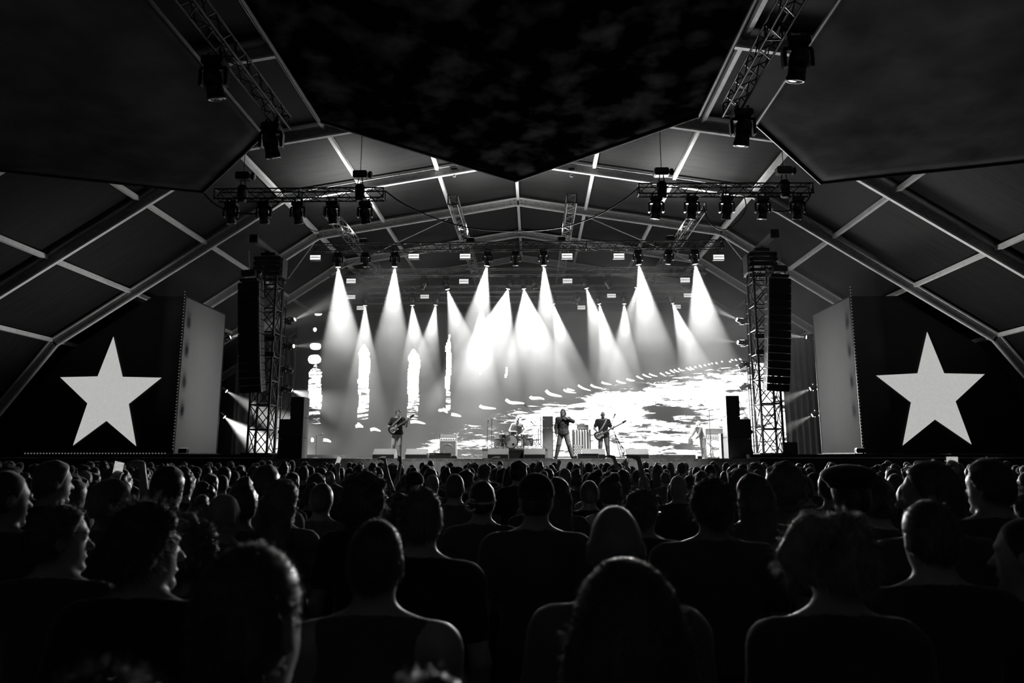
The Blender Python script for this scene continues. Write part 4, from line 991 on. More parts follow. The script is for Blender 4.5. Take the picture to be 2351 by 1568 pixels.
# thicker drifts of smoke
def puff(c, r, dens, label):
    m = bpy.data.materials.new('smoke'); m.use_nodes = True; t = m.node_tree; t.nodes.remove(t.nodes['Principled BSDF'])
    v = t.nodes.new('ShaderNodeVolumeScatter'); v.inputs['Anisotropy'].default_value = -0.2
    tc = t.nodes.new('ShaderNodeTexCoord'); no = t.nodes.new('ShaderNodeTexNoise'); no.inputs['Scale'].default_value = 0.9; no.inputs['Detail'].default_value = 3; t.links.new(tc.outputs['Object'], no.inputs['Vector'])
    mr = t.nodes.new('ShaderNodeMapRange'); mr.inputs[1].default_value = 0.35; mr.inputs[2].default_value = 0.65; mr.inputs[3].default_value = dens * 0.35; mr.inputs[4].default_value = dens * 1.65
    t.links.new(no.outputs['Fac'], mr.inputs[0])
    mp = t.nodes.new('ShaderNodeMapping'); mp.inputs['Scale'].default_value = [1 / k for k in r]; t.links.new(tc.outputs['Object'], mp.inputs[0])
    ln = t.nodes.new('ShaderNodeVectorMath'); ln.operation = 'LENGTH'; t.links.new(mp.outputs[0], ln.inputs[0])
    fo = t.nodes.new('ShaderNodeMapRange'); fo.interpolation_type = 'SMOOTHSTEP'; fo.inputs[1].default_value = 0.15; fo.inputs[2].default_value = 1.0; fo.inputs[3].default_value = 1.6; fo.inputs[4].default_value = 0.0; t.links.new(ln.outputs['Value'], fo.inputs[0])
    mu = t.nodes.new('ShaderNodeMath'); mu.operation = 'MULTIPLY'; t.links.new(mr.outputs[0], mu.inputs[0]); t.links.new(fo.outputs[0], mu.inputs[1]); t.links.new(mu.outputs[0], v.inputs['Density']); t.links.new(v.outputs[0], t.nodes['Material Output'].inputs['Volume'])
    m.cycles.volume_sampling = 'EQUIANGULAR'
    q = MB().ell((0, 0, 0), r, 24, 14); q.v = [(x, y, max(z, SZ + 0.03 - c[2])) for x, y, z in q.v]
    o = q.build('smoke_drift', m, None, smooth=True); o.location = c
    return tag(o, label, 'smoke', kind='stuff')
puff((-11.6, 32.6, 3.3), (3.3, 3.4, 2.5), 0.075, 'bright drift of smoke low behind the left speaker tower')
puff(P(985, 870, 33.5), (1.3, 1.6, 1.9), 0.05, 'drift of smoke hanging in the beams beside the guitarist')
puff((7.6, 31.0, 2.6), (1.8, 1.4, 1.3), 0.05, 'drift of smoke around the right amplifiers')
M_HAZE.cycles.volume_sampling = 'EQUIANGULAR'
for nm_ in ('led', 'screen_dash_light', 'star_light', 'strobe_light', 'edge_bulb', 'strip_bulb', 'flood_glass', 'lit_lens'):
    if nm_ in MATS: MATS[nm_].cycles.emission_sampling = 'NONE'
# ================================================================== people
def axis(lo, hi, coarse, spans, fine):
    """Grid line positions, close together inside the spans."""
    pts = [lo]; x = lo
    while x < hi:
        x += fine if any(a <= x <= b for a, b in spans) else coarse
        pts.append(x)
    return np.array(pts)
def cone(p, q, r1, r2=None, k=0.02): return ('cone', np.array(p, float), np.array(q, float), r1, r1 if r2 is None else r2, k)
def ell(c, r, k=0.02, R=None): return ('ell', np.array(c, float), np.array(r, float), R, 0, k)
def sub(c, r, k=0.01, R=None): return ('sub', np.array(c, float), np.array(r, float), R, 0, k)
def evaluate(prims, xs, ys, zs, cuts=(), noise=None):
    val = np.full((len(xs), len(ys), len(zs)), 1.0)
    for op, a, b_, r1, r2, k in prims:
        if op == 'cone': m = max(r1, r2) + 0.05; lo, hi = np.minimum(a, b_) - m, np.maximum(a, b_) + m
        else: m = b_.max() + 0.05; lo, hi = a - m, a + m
        sl = tuple(slice(max(0, np.searchsorted(ax, l) - 1), np.searchsorted(ax, h) + 1) for ax, l, h in zip((xs, ys, zs), lo, hi))
        X, Y, Z = xs[sl[0]][:, None, None], ys[sl[1]][None, :, None], zs[sl[2]][None, None, :]
        if 0 in (X.size, Y.size, Z.size): continue
        if op == 'cone':
            d = b_ - a; L2 = max((d * d).sum(), 1e-9)
            t = np.clip(((X - a[0]) * d[0] + (Y - a[1]) * d[1] + (Z - a[2]) * d[2]) / L2, 0, 1)
            v = np.sqrt((X - a[0] - t * d[0]) ** 2 + (Y - a[1] - t * d[1]) ** 2 + (Z - a[2] - t * d[2]) ** 2) - (r1 + (r2 - r1) * t)
        else:
            px, py, pz = X - a[0], Y - a[1], Z - a[2]
            if r1 is not None:
                R = r1; px, py, pz = (R[0, 0] * px + R[1, 0] * py + R[2, 0] * pz, R[0, 1] * px + R[1, 1] * py + R[2, 1] * pz, R[0, 2] * px + R[1, 2] * py + R[2, 2] * pz)
            k0 = np.sqrt((px / b_[0]) ** 2 + (py / b_[1]) ** 2 + (pz / b_[2]) ** 2)
            k1 = np.sqrt((px / b_[0] ** 2) ** 2 + (py / b_[1] ** 2) ** 2 + (pz / b_[2] ** 2) ** 2) + 1e-9
            v = k0 * (k0 - 1) / k1
        s = val[sl]
        if op == 'sub':
            h = np.clip(0.5 - 0.5 * (s + v) / k, 0, 1); val[sl] = s * (1 - h) - v * h + k * h * (1 - h)
        else:
            h = np.clip(0.5 + 0.5 * (s - v) / k, 0, 1); val[sl] = s * (1 - h) + v * h - k * h * (1 - h)
    if noise: val = val + noise(xs[:, None, None], ys[None, :, None], zs[None, None, :])
    for n, d in cuts:
        val = np.maximum(val, n[0] * xs[:, None, None] + n[1] * ys[None, :, None] + n[2] * zs[None, None, :] - d)
    val[0] = val[-1] = 1; val[:, 0] = val[:, -1] = 1; val[:, :, 0] = val[:, :, -1] = 1
    return val
def surface(val, xs, ys, zs):
    """Surface nets over the zero level: smooth closed quads."""
    ins = val < 0
    nx, ny, nz = val.shape
    acc = np.zeros((nx - 1, ny - 1, nz - 1, 3)); cnt = np.zeros((nx - 1, ny - 1, nz - 1))
    ax = (xs, ys, zs); edges = []
    for d in range(3):
        lo = [slice(None)] * 3; hi = [slice(None)] * 3; lo[d] = slice(0, -1); hi[d] = slice(1, None)
        cr = np.argwhere(ins[tuple(lo)] != ins[tuple(hi)])
        i, j, k = cr.T; o = np.zeros(3, int); o[d] = 1
        v0, v1 = val[i, j, k], val[i + o[0], j + o[1], k + o[2]]
        t = v0 / (v0 - v1)
        pos = np.stack([xs[i], ys[j], zs[k]], -1).astype(float)
        c = cr[:, d]; pos[:, d] = ax[d][c] + t * (ax[d][c + 1] - ax[d][c])
        a, b_ = [q for q in range(3) if q != d]
        for da in (-1, 0):
            for db in (-1, 0):
                ci = cr.copy(); ci[:, a] += da; ci[:, b_] += db
                np.add.at(acc, tuple(ci.T), pos); np.add.at(cnt, tuple(ci.T), 1)
        edges.append((d, cr, ins[i, j, k]))
    act = cnt > 0; idx = np.full(cnt.shape, -1); idx[act] = np.arange(act.sum())
    V = acc[act] / cnt[act][:, None]; F = []
    for d, cr, inside in edges:
        a, b_ = (d + 1) % 3, (d + 2) % 3; q = []
        for da, db in ((0, 0), (-1, 0), (-1, -1), (0, -1)):
            ci = cr.copy(); ci[:, a] += da; ci[:, b_] += db; q.append(idx[tuple(ci.T)])
        q = np.stack(q, -1); q[~inside] = q[~inside][:, ::-1]; F.append(q)
    return V, np.concatenate(F)
def sdf_mesh(name, prims, m, box, coarse, fine, sx=(), sy=(), szs=(), cuts=(), noise=None, smooth_it=0):
    xs = axis(box[0], box[1], coarse, sx, fine); ys = axis(box[2], box[3], coarse, sy, fine); zs = axis(box[4], box[5], coarse, szs, fine)
    V, F = surface(evaluate(prims, xs, ys, zs, cuts, noise), xs, ys, zs)
    me = bpy.data.meshes.new(name); me.vertices.add(len(V)); me.vertices.foreach_set('co', V.ravel().astype(np.float32))
    me.loops.add(F.size); me.loops.foreach_set('vertex_index', F.ravel().astype(np.int32))
    me.polygons.add(len(F)); me.polygons.foreach_set('loop_start', np.arange(0, F.size, 4, dtype=np.int32)); me.polygons.foreach_set('loop_total', np.full(len(F), 4, np.int32))
    me.update(calc_edges=True); me.validate()
    me.shade_smooth()
    if m: me.materials.append(m)
    return me

def rz(a): c, s = math.cos(a), math.sin(a); return np.array([[c, -s, 0], [s, c, 0], [0, 0, 1.0]])
def rx(a): c, s = math.cos(a), math.sin(a); return np.array([[1, 0, 0], [0, c, -s], [0, s, c]])
def ry(a): c, s = math.cos(a), math.sin(a); return np.array([[c, 0, s], [0, 1, 0], [-s, 0, c]])
def unit(v): v = np.array(v, float); return v / (np.linalg.norm(v) + 1e-9)

def hand_prims(w, d, n, side, curl=0.35, fr=0.0095, point=False):
    """A hand beginning at the wrist w, reaching along d, palm facing n; side +1 puts the thumb on cross(d, n)."""
    w = np.array(w, float); d = unit(d); n = unit(np.array(n) - d * np.dot(n, d)); t = np.cross(d, n) * side
    pr = [cone(w, w + d * 0.05, 0.025, 0.026, 0.02)]
    for i, (off, l) in enumerate(((0.027, 0.072), (0.009, 0.080), (-0.009, 0.075), (-0.026, 0.058))):
        kn = w + d * (0.092 - abs(off - 0.005) * 0.25) + t * off
        pr.append(cone(w + d * 0.02 + t * off * 0.6, kn, 0.016, 0.0135, 0.012))
        c = curl if not (point and i == 0) else 0.05
        if point and i > 0: c = 1.35
        p = kn; a = c * 0.6; dd = d
        for seg, fl in enumerate((0.45, 0.32, 0.23)):
            dd = d * math.cos(a) + n * math.sin(a) + t * off * 1.5
            q = p + unit(dd) * l * fl * 1.05; pr.append(cone(p, q, fr * (1.08 - 0.08 * seg), fr * (1.0 - 0.08 * seg), 0.006)); p = q; a += c * 0.8
    b0 = w + d * 0.03 + t * 0.02
    b1 = b0 + unit(d * 0.7 + t * 0.75 + n * 0.25) * 0.045; b2 = b1 + unit(d * 0.9 + t * 0.35 + n * 0.4 * (1 + curl)) * 0.032; b3 = b2 + unit(d + n * 0.5 * (1 + curl)) * 0.026
    pr += [cone(b0, b1, 0.016, 0.012, 0.012), cone(b1, b2, 0.0115, 0.0105, 0.006), cone(b2, b3, 0.0105, 0.009, 0.006)]
    return pr

def figure(yaw=0.0, pitch=0.0, roll=0.0, broad=1.0, girth=1.0, arms=None, legs=None, lean=(0, 0), hands=None, face=True, neck=1.0, headx=0.0):
    """Standing person of 1.78 m facing +Y. Returns skin, shirt and trouser volumes plus the head frame."""
    HR = rz(yaw) @ rx(pitch) @ ry(roll); lx, ly = lean
    def T(p):                                     # upper body leans from the hips
        p = np.array(p, float); t = max(0.0, (p[2] - 0.95) / 0.5); return p + np.array([lx * t, ly * t, -0.3 * (lx * lx + ly * ly) * t])
    nb = T((0, -0.015, 1.53)); hc0 = np.array([headx, 0.012, 0.135])
    def Hd(p): return nb + HR @ (np.array(p) + np.array([headx, 0.0, 0.0]))
    skin = [ell(Hd((0, 0.0, 0.142)), (0.076, 0.096, 0.108), 0.02, HR), ell(Hd((0, 0.028, 0.068)), (0.058, 0.070, 0.070), 0.03, HR)]
    if face:
        skin += [cone(Hd((0, 0.090, 0.125)), Hd((0, 0.116, 0.088)), 0.010, 0.014, 0.012), ell(Hd((0, 0.085, 0.150)), (0.045, 0.018, 0.012), 0.015, HR), ell(Hd((0, 0.095, 0.052)), (0.024, 0.012, 0.009), 0.008, HR),
                 ell(Hd((0, 0.080, 0.012)), (0.026, 0.024, 0.020), 0.02, HR), sub(Hd((0.032, 0.098, 0.128)), (0.016, 0.014, 0.010), 0.012, HR), sub(Hd((-0.032, 0.098, 0.128)), (0.016, 0.014, 0.010), 0.012, HR),
                 ell(Hd((0.032, 0.084, 0.127)), (0.012, 0.010, 0.010), 0.004, HR), ell(Hd((-0.032, 0.084, 0.127)), (0.012, 0.010, 0.010), 0.004, HR)]
    for s in (-1, 1): skin += [ell(Hd((s * 0.079, -0.004, 0.115)), (0.012, 0.022, 0.033), 0.008, HR), sub(Hd((s * 0.089, 0.004, 0.118)), (0.006, 0.012, 0.019), 0.006, HR)]
    b = broad
    skin += [cone(Hd((0, -0.012, 0.06)), T((0, -0.02, 1.43)), 0.052 * neck, 0.060 * neck, 0.03)]
    torso = []
    for s in (-1, 1): torso += [cone(T((s * 0.03, -0.025, 1.50)), T((s * 0.165 * b, -0.02, 1.435)), 0.045, 0.050, 0.045), ell(T((s * 0.185 * b, -0.015, 1.415)), (0.062, 0.062, 0.064), 0.05)]
    torso += [ell(T((0, 0.0, 1.29)), (0.175 * b, 0.115 * girth, 0.20), 0.05), ell(T((0, 0.005 + 0.02 * (girth - 1), 1.09)), (0.148 * (0.5 * b + 0.5 * girth), 0.108 * girth, 0.18), 0.06), ell((0, 0, 0.95), (0.168 * (0.6 * b + 0.4 * girth), 0.118 * girth, 0.13), 0.05)]
    # arms: side -> (elbow, wrist)
    arms = arms or {}; uppers = []; sh = {}
    for s in (-1, 1):
        S_ = T((s * 0.195 * b, -0.015, 1.41)); sh[s] = S_
        E, Wr = arms.get(s, (S_ + np.array([s * 0.055, -0.03, -0.29]), S_ + np.array([s * 0.045, 0.06, -0.53])))
        E, Wr = np.array(E, float), np.array(Wr, float)
        uppers.append((S_, E, Wr)); skin += [cone(S_, E, 0.052, 0.041, 0.03), cone(E, Wr, 0.042, 0.026, 0.02)]
        hd = (hands or {}).get(s)
        if hd is None: hd = dict(d=unit(Wr - E), n=(-s, 0.3, 0), curl=0.5)
        skin += hand_prims(Wr, hd['d'], hd['n'], hd.get('side', s if s > 0 else -1) , hd.get('curl', 0.4), hd.get('fr', 0.0098), hd.get('point', False))
    legs = legs or {}; legp = []
    for s in (-1, 1):
        K, A, f = legs.get(s, ((s * 0.10, 0.015, 0.50), (s * 0.115, -0.02, 0.085), (s * 0.05, 0.15)))
        K, A = np.array(K, float), np.array(A, float)
        hip = np.array([s * 0.092, 0, 0.92])
        legp += [cone(hip, K, 0.086, 0.058, 0.04), cone(K, A, 0.056, 0.038, 0.02), ell(K + (A - K) * 0.3 + np.array([0, -0.018, 0]), (0.045, 0.045, 0.11), 0.03)]
        toe = A + np.array([f[0] * 0.6, f[1], -0.05]); skin += [cone(A + np.array([0, -0.03, -0.045]), toe, 0.036, 0.028, 0.02)]
    skin = skin + torso + legp
    return dict(skin=skin, torso=torso, legs=legp, uppers=uppers, Hd=Hd, HR=HR, T=T, nb=nb, arms=arms, shoulders=sh)
def grow(prims, r):
    out = []
    for op, a, b_, r1, r2, k in prims:
        out.append((op, a, b_, r1 + r, r2 + r, k) if op == 'cone' else (op, a, b_ + r, r1, r2, k))
    return out

M_SKINP = mat('skin', 0.34, 0.42, var=0.12, scale=18, per_object=0.25, sheen=0.3)
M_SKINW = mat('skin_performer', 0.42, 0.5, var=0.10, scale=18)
M_HAIRP = mat('hair', 0.06, 0.4, var=0.5, scale=40, per_object=0.6, stretch=(3, 3, 0.6), sheen=0.9)
M_HAIRB = mat('fair_hair', 0.30, 0.45, var=0.4, scale=40, stretch=(3, 3, 0.6), sheen=0.5)
M_SHIRT = mat('shirt_cloth', 0.08, 0.8, var=0.2, scale=14, bump=0.2, per_object=0.9, sheen=0.7)
M_TROU = mat('trouser_cloth', 0.04, 0.85, var=0.25, scale=14, per_object=0.6)
M_CAP = mat('cap_cloth', 0.02, 0.8, var=0.2, scale=20, sheen=0.3)

def fuzz(mesh_from, head_c, m, n, length, name, parent, radial=True, droop=0.3, zmin=-9, seed=1, width=0.0012):
    """Loose strands standing off a hair mesh, joined into one part."""
    R = np.random.default_rng(seed); me = mesh_from
    co = np.empty(len(me.vertices) * 3, np.float32); me.vertices.foreach_get('co', co); co = co.reshape(-1, 3)
    no = np.empty(len(me.vertices) * 3, np.float32); me.vertices.foreach_get('normal', no); no = no.reshape(-1, 3)
    ok = np.where((co[:, 2] > zmin))[0]; pick = R.choice(ok, n)
    vs, fs = [], []
    for i in pick:
        p = co[i]; d = unit(no[i] + R.normal(0, 0.55, 3) + np.array([0, 0, -droop * 0.5])); l = length * R.uniform(0.4, 1.2)
        sdv = unit(np.cross(d, R.normal(0, 1, 3))) * width
        q = p + d * l * 0.5; e = p + d * l + np.array([0, 0, -droop * l * 0.6]); o = len(vs)
        vs += [p - sdv, p + sdv, q - sdv * .8, q + sdv * .8, e]; fs += [(o, o + 1, o + 3, o + 2), (o + 2, o + 3, o + 4)]
    o = MB(); o.v = [tuple(map(float, v)) for v in vs]; o.f = fs
    me2 = bpy.data.meshes.new(name); me2.from_pydata(o.v, [], o.f); me2.materials.append(m)
    ob = bpy.data.objects.new(name, me2); COL.objects.link(ob); ob.parent = parent
    return tag(ob, kind='stuff')

def wave(a, f):
    return lambda X, Y, Z: a * np.sin(f * X + 1.3 * np.sin(f * 0.7 * Z)) * np.sin(f * Y + 0.8 * np.cos(f * 0.6 * X)) * np.sin(f * Z + 0.4)

def make_person(kind, fig=None, hair='short', top='tee', coarse=0.026, fine=0.011, extra=None, skin_m=None, hair_m=None, shirt_m=None, trou_m=None, box=None, handspans=None, low=False, strands=0, loose=0.0):
    """A person: body as the root, clothes and hair as parts. Built once, copied for others."""
    f = figure(**(fig or {})); Hd, HR = f['Hd'], f['HR']
    sk = f['skin']
    P_ = np.array([p for pr in sk for p in ((pr[1] - 0.13, pr[1] + 0.13) if pr[0] != 'cone' else (pr[1] - 0.1, pr[2] - 0.1, pr[1] + 0.1, pr[2] + 0.1))])
    lo, hi = P_.min(0), P_.max(0); bx = (lo[0] - .06, hi[0] + .06, lo[1] - .06, hi[1] + .06, -0.01, hi[2] + .06)
    hc = Hd((0, 0.01, 0.12))
    sx = [(hc[0] - 0.12, hc[0] + 0.12)]; sy = [(hc[1] - 0.14, hc[1] + 0.14)]; sz_ = [(hc[2] - 0.16, hc[2] + 0.16)]
    for s in (handspans or ()): w = np.array(s); sx.append((w[0] - .12, w[0] + .12)); sy.append((w[1] - .12, w[1] + .12)); sz_.append((w[2] - .08, w[2] + .21))
    kw = dict(coarse=coarse, fine=fine, sx=sx, sy=sy, szs=sz_)
    body = bpy.data.objects.new('person', sdf_mesh('person', sk, skin_m or M_SKINP, bx, **kw)); COL.objects.link(body)
    def part(name, prims, m, cuts=(), noise=None, c=None, fi=None, box_=None):
        k2 = dict(kw); k2['coarse'] = c or coarse; k2['fine'] = fi or fine
        me = sdf_mesh(name, prims, m, box_ or bx, cuts=cuts, noise=noise, **k2)
        o = bpy.data.objects.new(name, me); COL.objects.link(o); o.parent = body; return o
    # shirt
    T = f['T']
    sp = grow(f['torso'], 0.013 + loose); slv = {'tee': 0.62, 'long': 2.0, 'tank': 0.0}[top]
    for S_, E, Wr in f['uppers']:
        if slv >= 0.3: sp.append(cone(S_, S_ + (E - S_) * min(1, slv), 0.066 + loose * 0.6, (0.062 if slv < 1 else 0.055) + loose * 0.6, 0.03))
        if slv > 1: sp.append(cone(E, E + (Wr - E) * 0.92, 0.055 + loose * 0.6, 0.037 + loose * 0.6, 0.02))
    if loose: sp.append(ell((0, 0.005, 0.90), (0.182 + loose, 0.130 + loose, 0.16), 0.05))
    neckl = T((0, 0, 1.49))
    cuts = [((0, 0, -1), -0.90 + loose * 2), ((0, 0.35, 1), neckl[2] + 0.35 * neckl[1] + 0.005)]
    if top == 'tank':
        sp = [p for p in sp if not (p[0] == 'ell' and p[1][2] > 1.37)]
        sp = [(p[0], p[1], p[2] * 0.80 + p[1] * 0.20, p[3], p[4] - 0.006, p[5]) if p[0] == 'cone' and p[1][2] > 1.37 else p for p in sp]
    part('shirt', sp, shirt_m or M_SHIRT, cuts, noise=wave(0.006, 16))
    part('trousers', grow(f['legs'], 0.012 + loose * 0.6) + grow(f['torso'][-1:], 0.010), trou_m or M_TROU, [((0, 0, 1), 0.985), ((0, 0, -1), -0.07)], noise=wave(0.004, 22), c=max(coarse, 0.02))
    if not low:
        shoes = [(p[0], p[1], p[2], p[3] + 0.012, p[4] + 0.010, p[5]) for p in sk if p[0] == 'cone' and p[1][2] < 0.10 and p[2][2] < 0.10]
        part('shoe_pair', shoes, M_BLACK, [((0, 0, -1), 0.0)], c=0.018)
    # hair
    hcut = lambda nrm, d0: (tuple(HR @ np.array(nrm, float)), float(np.dot(HR @ np.array(nrm, float), Hd(d0))))
    hm = hair_m or M_HAIRP; hb = (hc[0] - .34, hc[0] + .34, hc[1] - .34, hc[1] + .34, hc[2] - .62, hc[2] + .36); ho = None
    cap_ = [ell(Hd((0, -0.004, 0.148)), (0.087, 0.106, 0.114), 0.02, HR), ell(Hd((0, -0.03, 0.09)), (0.076, 0.075, 0.075), 0.03, HR)]
    line = [hcut((0, 0.9, -0.5), (0, 0.055, 0.175)), hcut((0, 0.25, -1), (0, -0.06, 0.055))]
    if hair == 'short': ho = part('hair', cap_, hm, line, wave(0.004, 60), fi=0.010, box_=hb)
    elif hair == 'crop': ho = part('hair', grow(cap_, -0.006), hm, line, fi=0.010, box_=hb)
    elif hair == 'tousled': ho = part('hair', grow(cap_, 0.012), hm, line, wave(0.014, 42), fi=0.010, box_=hb)
    elif hair == 'curly': ho = part('hair', grow(cap_, 0.035) + [ell(Hd((0, -0.03, 0.10)), (0.125, 0.11, 0.12), 0.03, HR)], hm, [hcut((0, 0.9, -0.4), (0, 0.06, 0.16))], wave(0.018, 45), fi=0.011, box_=hb)
    elif hair in ('long', 'hood'):
        w = 1.0 if hair == 'long' else 1.3
        pr = grow(cap_, 0.010 * w + (0.012 if w > 1 else 0)) + [cone(Hd((0, -0.05, 0.10)), T((0, -0.10, 1.40)), 0.088 * w, 0.095 * w, 0.05), cone(Hd((0.055 * w, -0.03, 0.08)), T((0.085 * w * w, -0.05, 1.33)), 0.042 * w, 0.048 * w, 0.05), cone(Hd((-0.055 * w, -0.03, 0.08)), T((-0.085 * w * w, -0.05, 1.33)), 0.042 * w, 0.048 * w, 0.05), cone(T((0, -0.10, 1.40)), T((0, -0.115, 1.22)), 0.10 * w, 0.075 * w, 0.05)]
        ho = part('hair', pr, hm, [hcut((0, 0.9, -0.35), (0, 0.055, 0.165))], wave(0.008 if w == 1.0 else 0.003, 55), fi=0.011, box_=hb)
    elif hair == 'ponytail':
        pr = grow(cap_, -0.002) + [ell(Hd((-0.095, -0.085, 0.20)), (0.04, 0.045, 0.04), 0.012, HR), cone(Hd((-0.135, -0.09, 0.20)), Hd((-0.175, -0.10, 0.12)), 0.038, 0.032, 0.012), cone(Hd((-0.175, -0.10, 0.12)), Hd((-0.145, -0.10, 0.03)), 0.032, 0.012, 0.012), cone(Hd((-0.12, -0.08, 0.13)), Hd((-0.07, -0.09, -0.05)), 0.022, 0.01, 0.02)]
        ho = part('hair', pr, hm, line, wave(0.006, 60), fi=0.010, box_=hb)
    elif hair == 'bun':
        pr = grow(cap_, 0.010) + [ell(Hd((0.02, -0.06, 0.265)), (0.05, 0.05, 0.045), 0.015, HR)]
        ho = part('hair', pr, hm, line, wave(0.012, 55), fi=0.010, box_=hb)
    elif hair == 'cap':
        ho = part('hair', grow(cap_, -0.004), hm, line, box_=hb)
        part('cap', [ell(Hd((0, 0.0, 0.165)), (0.094, 0.112, 0.098), 0.02, HR), ell(Hd((0, -0.115, 0.155)), (0.07, 0.06, 0.012), 0.02, HR)], M_CAP, [hcut((0, 0.12, -1), (0, 0, 0.14))], fi=0.010, box_=hb)
    elif hair == 'flatcap':
        ho = part('hair', grow(cap_, -0.002), hm, line, box_=hb)
        part('cap', [ell(Hd((0, 0.01, 0.222)), (0.125, 0.14, 0.055), 0.02, HR), ell(Hd((0, 0.0, 0.18)), (0.094, 0.112, 0.07), 0.02, HR)], M_CAP, [hcut((0, 0, -1), (0, 0, 0.16))], fi=0.011, box_=hb)
    if strands and ho:
        fuzz(ho.data, hc, hm, strands, {'short': .022, 'crop': .014, 'tousled': .05, 'curly': .06, 'long': .03, 'ponytail': .035, 'bun': .05, 'hood': .02}.get(hair, .025), 'loose_strand', body, zmin=hc[2] - 0.35, seed=len(bpy.data.objects))
    if extra: extra(body, f, part, hcut)
    body['category'] = 'person'
    return body
def place(o, x, y, z, s, label, rot=0.0, group=None, lean=0.0):
    o.location = (x, y, z); o.scale = (s, s, s); o.rotation_euler = (0, 0, rot); o['label'] = label
    if group: o['group'] = group
    return o
# ------------------------------------------------------------------ the band
M_BLKSHIRT = mat('black_shirt', 0.03, 0.8, var=0.3, scale=12, bump=0.2, sheen=0.2)
M_JEANS = mat('faded_jeans', 0.6, 0.8, var=0.35, scale=14, bump=0.2, stretch=(2, 2, 0.6))
M_JEANSD = mat('worn_jeans', 0.3, 0.8, var=0.45, scale=12, bump=0.2, stretch=(2, 2, 0.6))
M_PATT = mat('patterned_jacket', 0.10, 0.7, var=0.95, scale=11, bump=0.2)
def guitar(M, label, L=0.62, bass=False):
    """Electric guitar whose neck runs along its own +X and whose face looks along its own +Z; M places it."""
    r = thing('bass_guitar' if bass else 'electric_guitar', label, 'guitar'); r.matrix_world = M
    out = [(-0.24, 0.0), (-0.22, 0.11), (-0.14, 0.165), (-0.05, 0.14), (0.0, 0.11), (0.06, 0.12), (0.14, 0.155), (0.20, 0.13), (0.165, 0.085), (0.12, 0.04), (0.12, -0.04), (0.15, -0.09), (0.13, -0.125), (0.06, -0.115), (0.0, -0.105), (-0.06, -0.135), (-0.15, -0.16), (-0.22, -0.10)]
    MB().prism(out, -0.022, 0.022).build('body', mat('guitar_lacquer', 0.05, 0.15, var=0.3), r, bevel=0.008)
    MB().prism([(x * 0.75 + 0.01, y * 0.7 - 0.015) for x, y in out], 0.023, 0.027).build('pickguard', mat('guitar_white', 0.7, 0.3, var=0.05), r)
    MB().bar((0.08, 0, 0.03), (0.08 + L, 0, 0.03), 0.022, 0.05, up=(0, 1, 0)).build('neck', mat('maple', 0.55, 0.35, var=0.15), r, bevel=0.004)
    mb = MB()
    for k in range(9): mb.box(0.12 + L * 0.95 * k / 9, 0.124 + L * 0.95 * k / 9, -0.025, 0.025, 0.041, 0.044)
    tag(mb.build('fret', M_CHROME, r), kind='stuff')
    hs = MB().prism([(0.08 + L, -0.025), (0.08 + L, 0.025), (0.13 + L, 0.05), (0.26 + L, 0.045), (0.27 + L, -0.01), (0.12 + L, -0.035)], 0.015, 0.035).build('headstock', mat('guitar_lacquer', 0.05), r)
    for k in range(4 if bass else 6): MB().rod((0.12 + L + k * 0.025, 0.04, 0.025), (0.12 + L + k * 0.025, 0.075, 0.025), 0.008, 6).build('tuner', M_CHROME, hs)
    for k, x in enumerate((-0.06, 0.03)): MB().box(x - 0.012, x + 0.012, -0.04, 0.04, 0.028, 0.036).build('pickup', M_BLACK, r)
    MB().box(-0.14, -0.11, -0.04, 0.04, 0.028, 0.036).build('bridge', M_CHROME, r)
    mb = MB()
    for k in range(4 if bass else 6): mb.rod((-0.12, -0.015 + 0.006 * k, 0.046), (0.1 + L, -0.015 + 0.006 * k, 0.046), 0.0012, 4)
    tag(mb.build('string', M_CHROME, r), kind='stuff')
    return r
def held(M_person, c, along, face):
    x = Vector(along).normalized(); z = Vector(face); z = (z - x * z.dot(x)).normalized(); y = z.cross(x)
    m = Matrix((x, y, z)).transposed().to_4x4(); m.translation = Vector(c)
    return M_person @ m
def perf(px, top, Y, s, rot, z0=SZ):
    q = P(px, top, Y); return Matrix.Translation((q.x, Y, z0)) @ Matrix.Rotation(rot, 4, 'Z') @ Matrix.Scale(s, 4)
def put(o, M, label):
    o.matrix_world = M; o['label'] = label; return o
def sunglasses(body, f, part, hcut):
    Hd = f['Hd']; mb = MB()
    for s in (-1, 1):
        mb.ell(Vector(Hd((s * 0.034, 0.103, 0.128))), (0.026, 0.010, 0.018), 10, 6).tube([Vector(Hd((s * 0.058, 0.098, 0.132))), Vector(Hd((s * 0.083, 0.01, 0.13)))], 0.004, 5)
    mb.build('sunglasses', M_BLACKGLOSS, body)
    part('beard', [ell(Hd((0, 0.078, 0.022)), (0.036, 0.032, 0.034), 0.02, f['HR'])], M_HAIRP)
def gstrap(a, b_):
    def fn(body, f, part, hcut):
        pts = [Vector(p) for p in a]; mb = MB()
        for p, q in zip(pts[:-1], pts[1:]): mb.bar(p, q, 0.05, 0.006, up=(0, 1, 0))
        mb.build('guitar_strap', mat('strap_pale', 0.5, 0.6), body)
        if b_: b_(body, f, part, hcut)
    return fn
def bandana(body, f, part, hcut):
    HR = f['HR']; Hd = f['Hd']
    part('head_cloth', [ell(Hd((0, -0.004, 0.165)), (0.084, 0.103, 0.095), 0.02, HR)], mat('cloth_white', 0.6, 0.8), [hcut((0, -0.1, -1), (0, 0, 0.15))])
    part('beard', [ell(Hd((0, 0.070, 0.02)), (0.050, 0.045, 0.050), 0.02, HR)], M_HAIRP)
BKW = dict(coarse=0.022, fine=0.010)
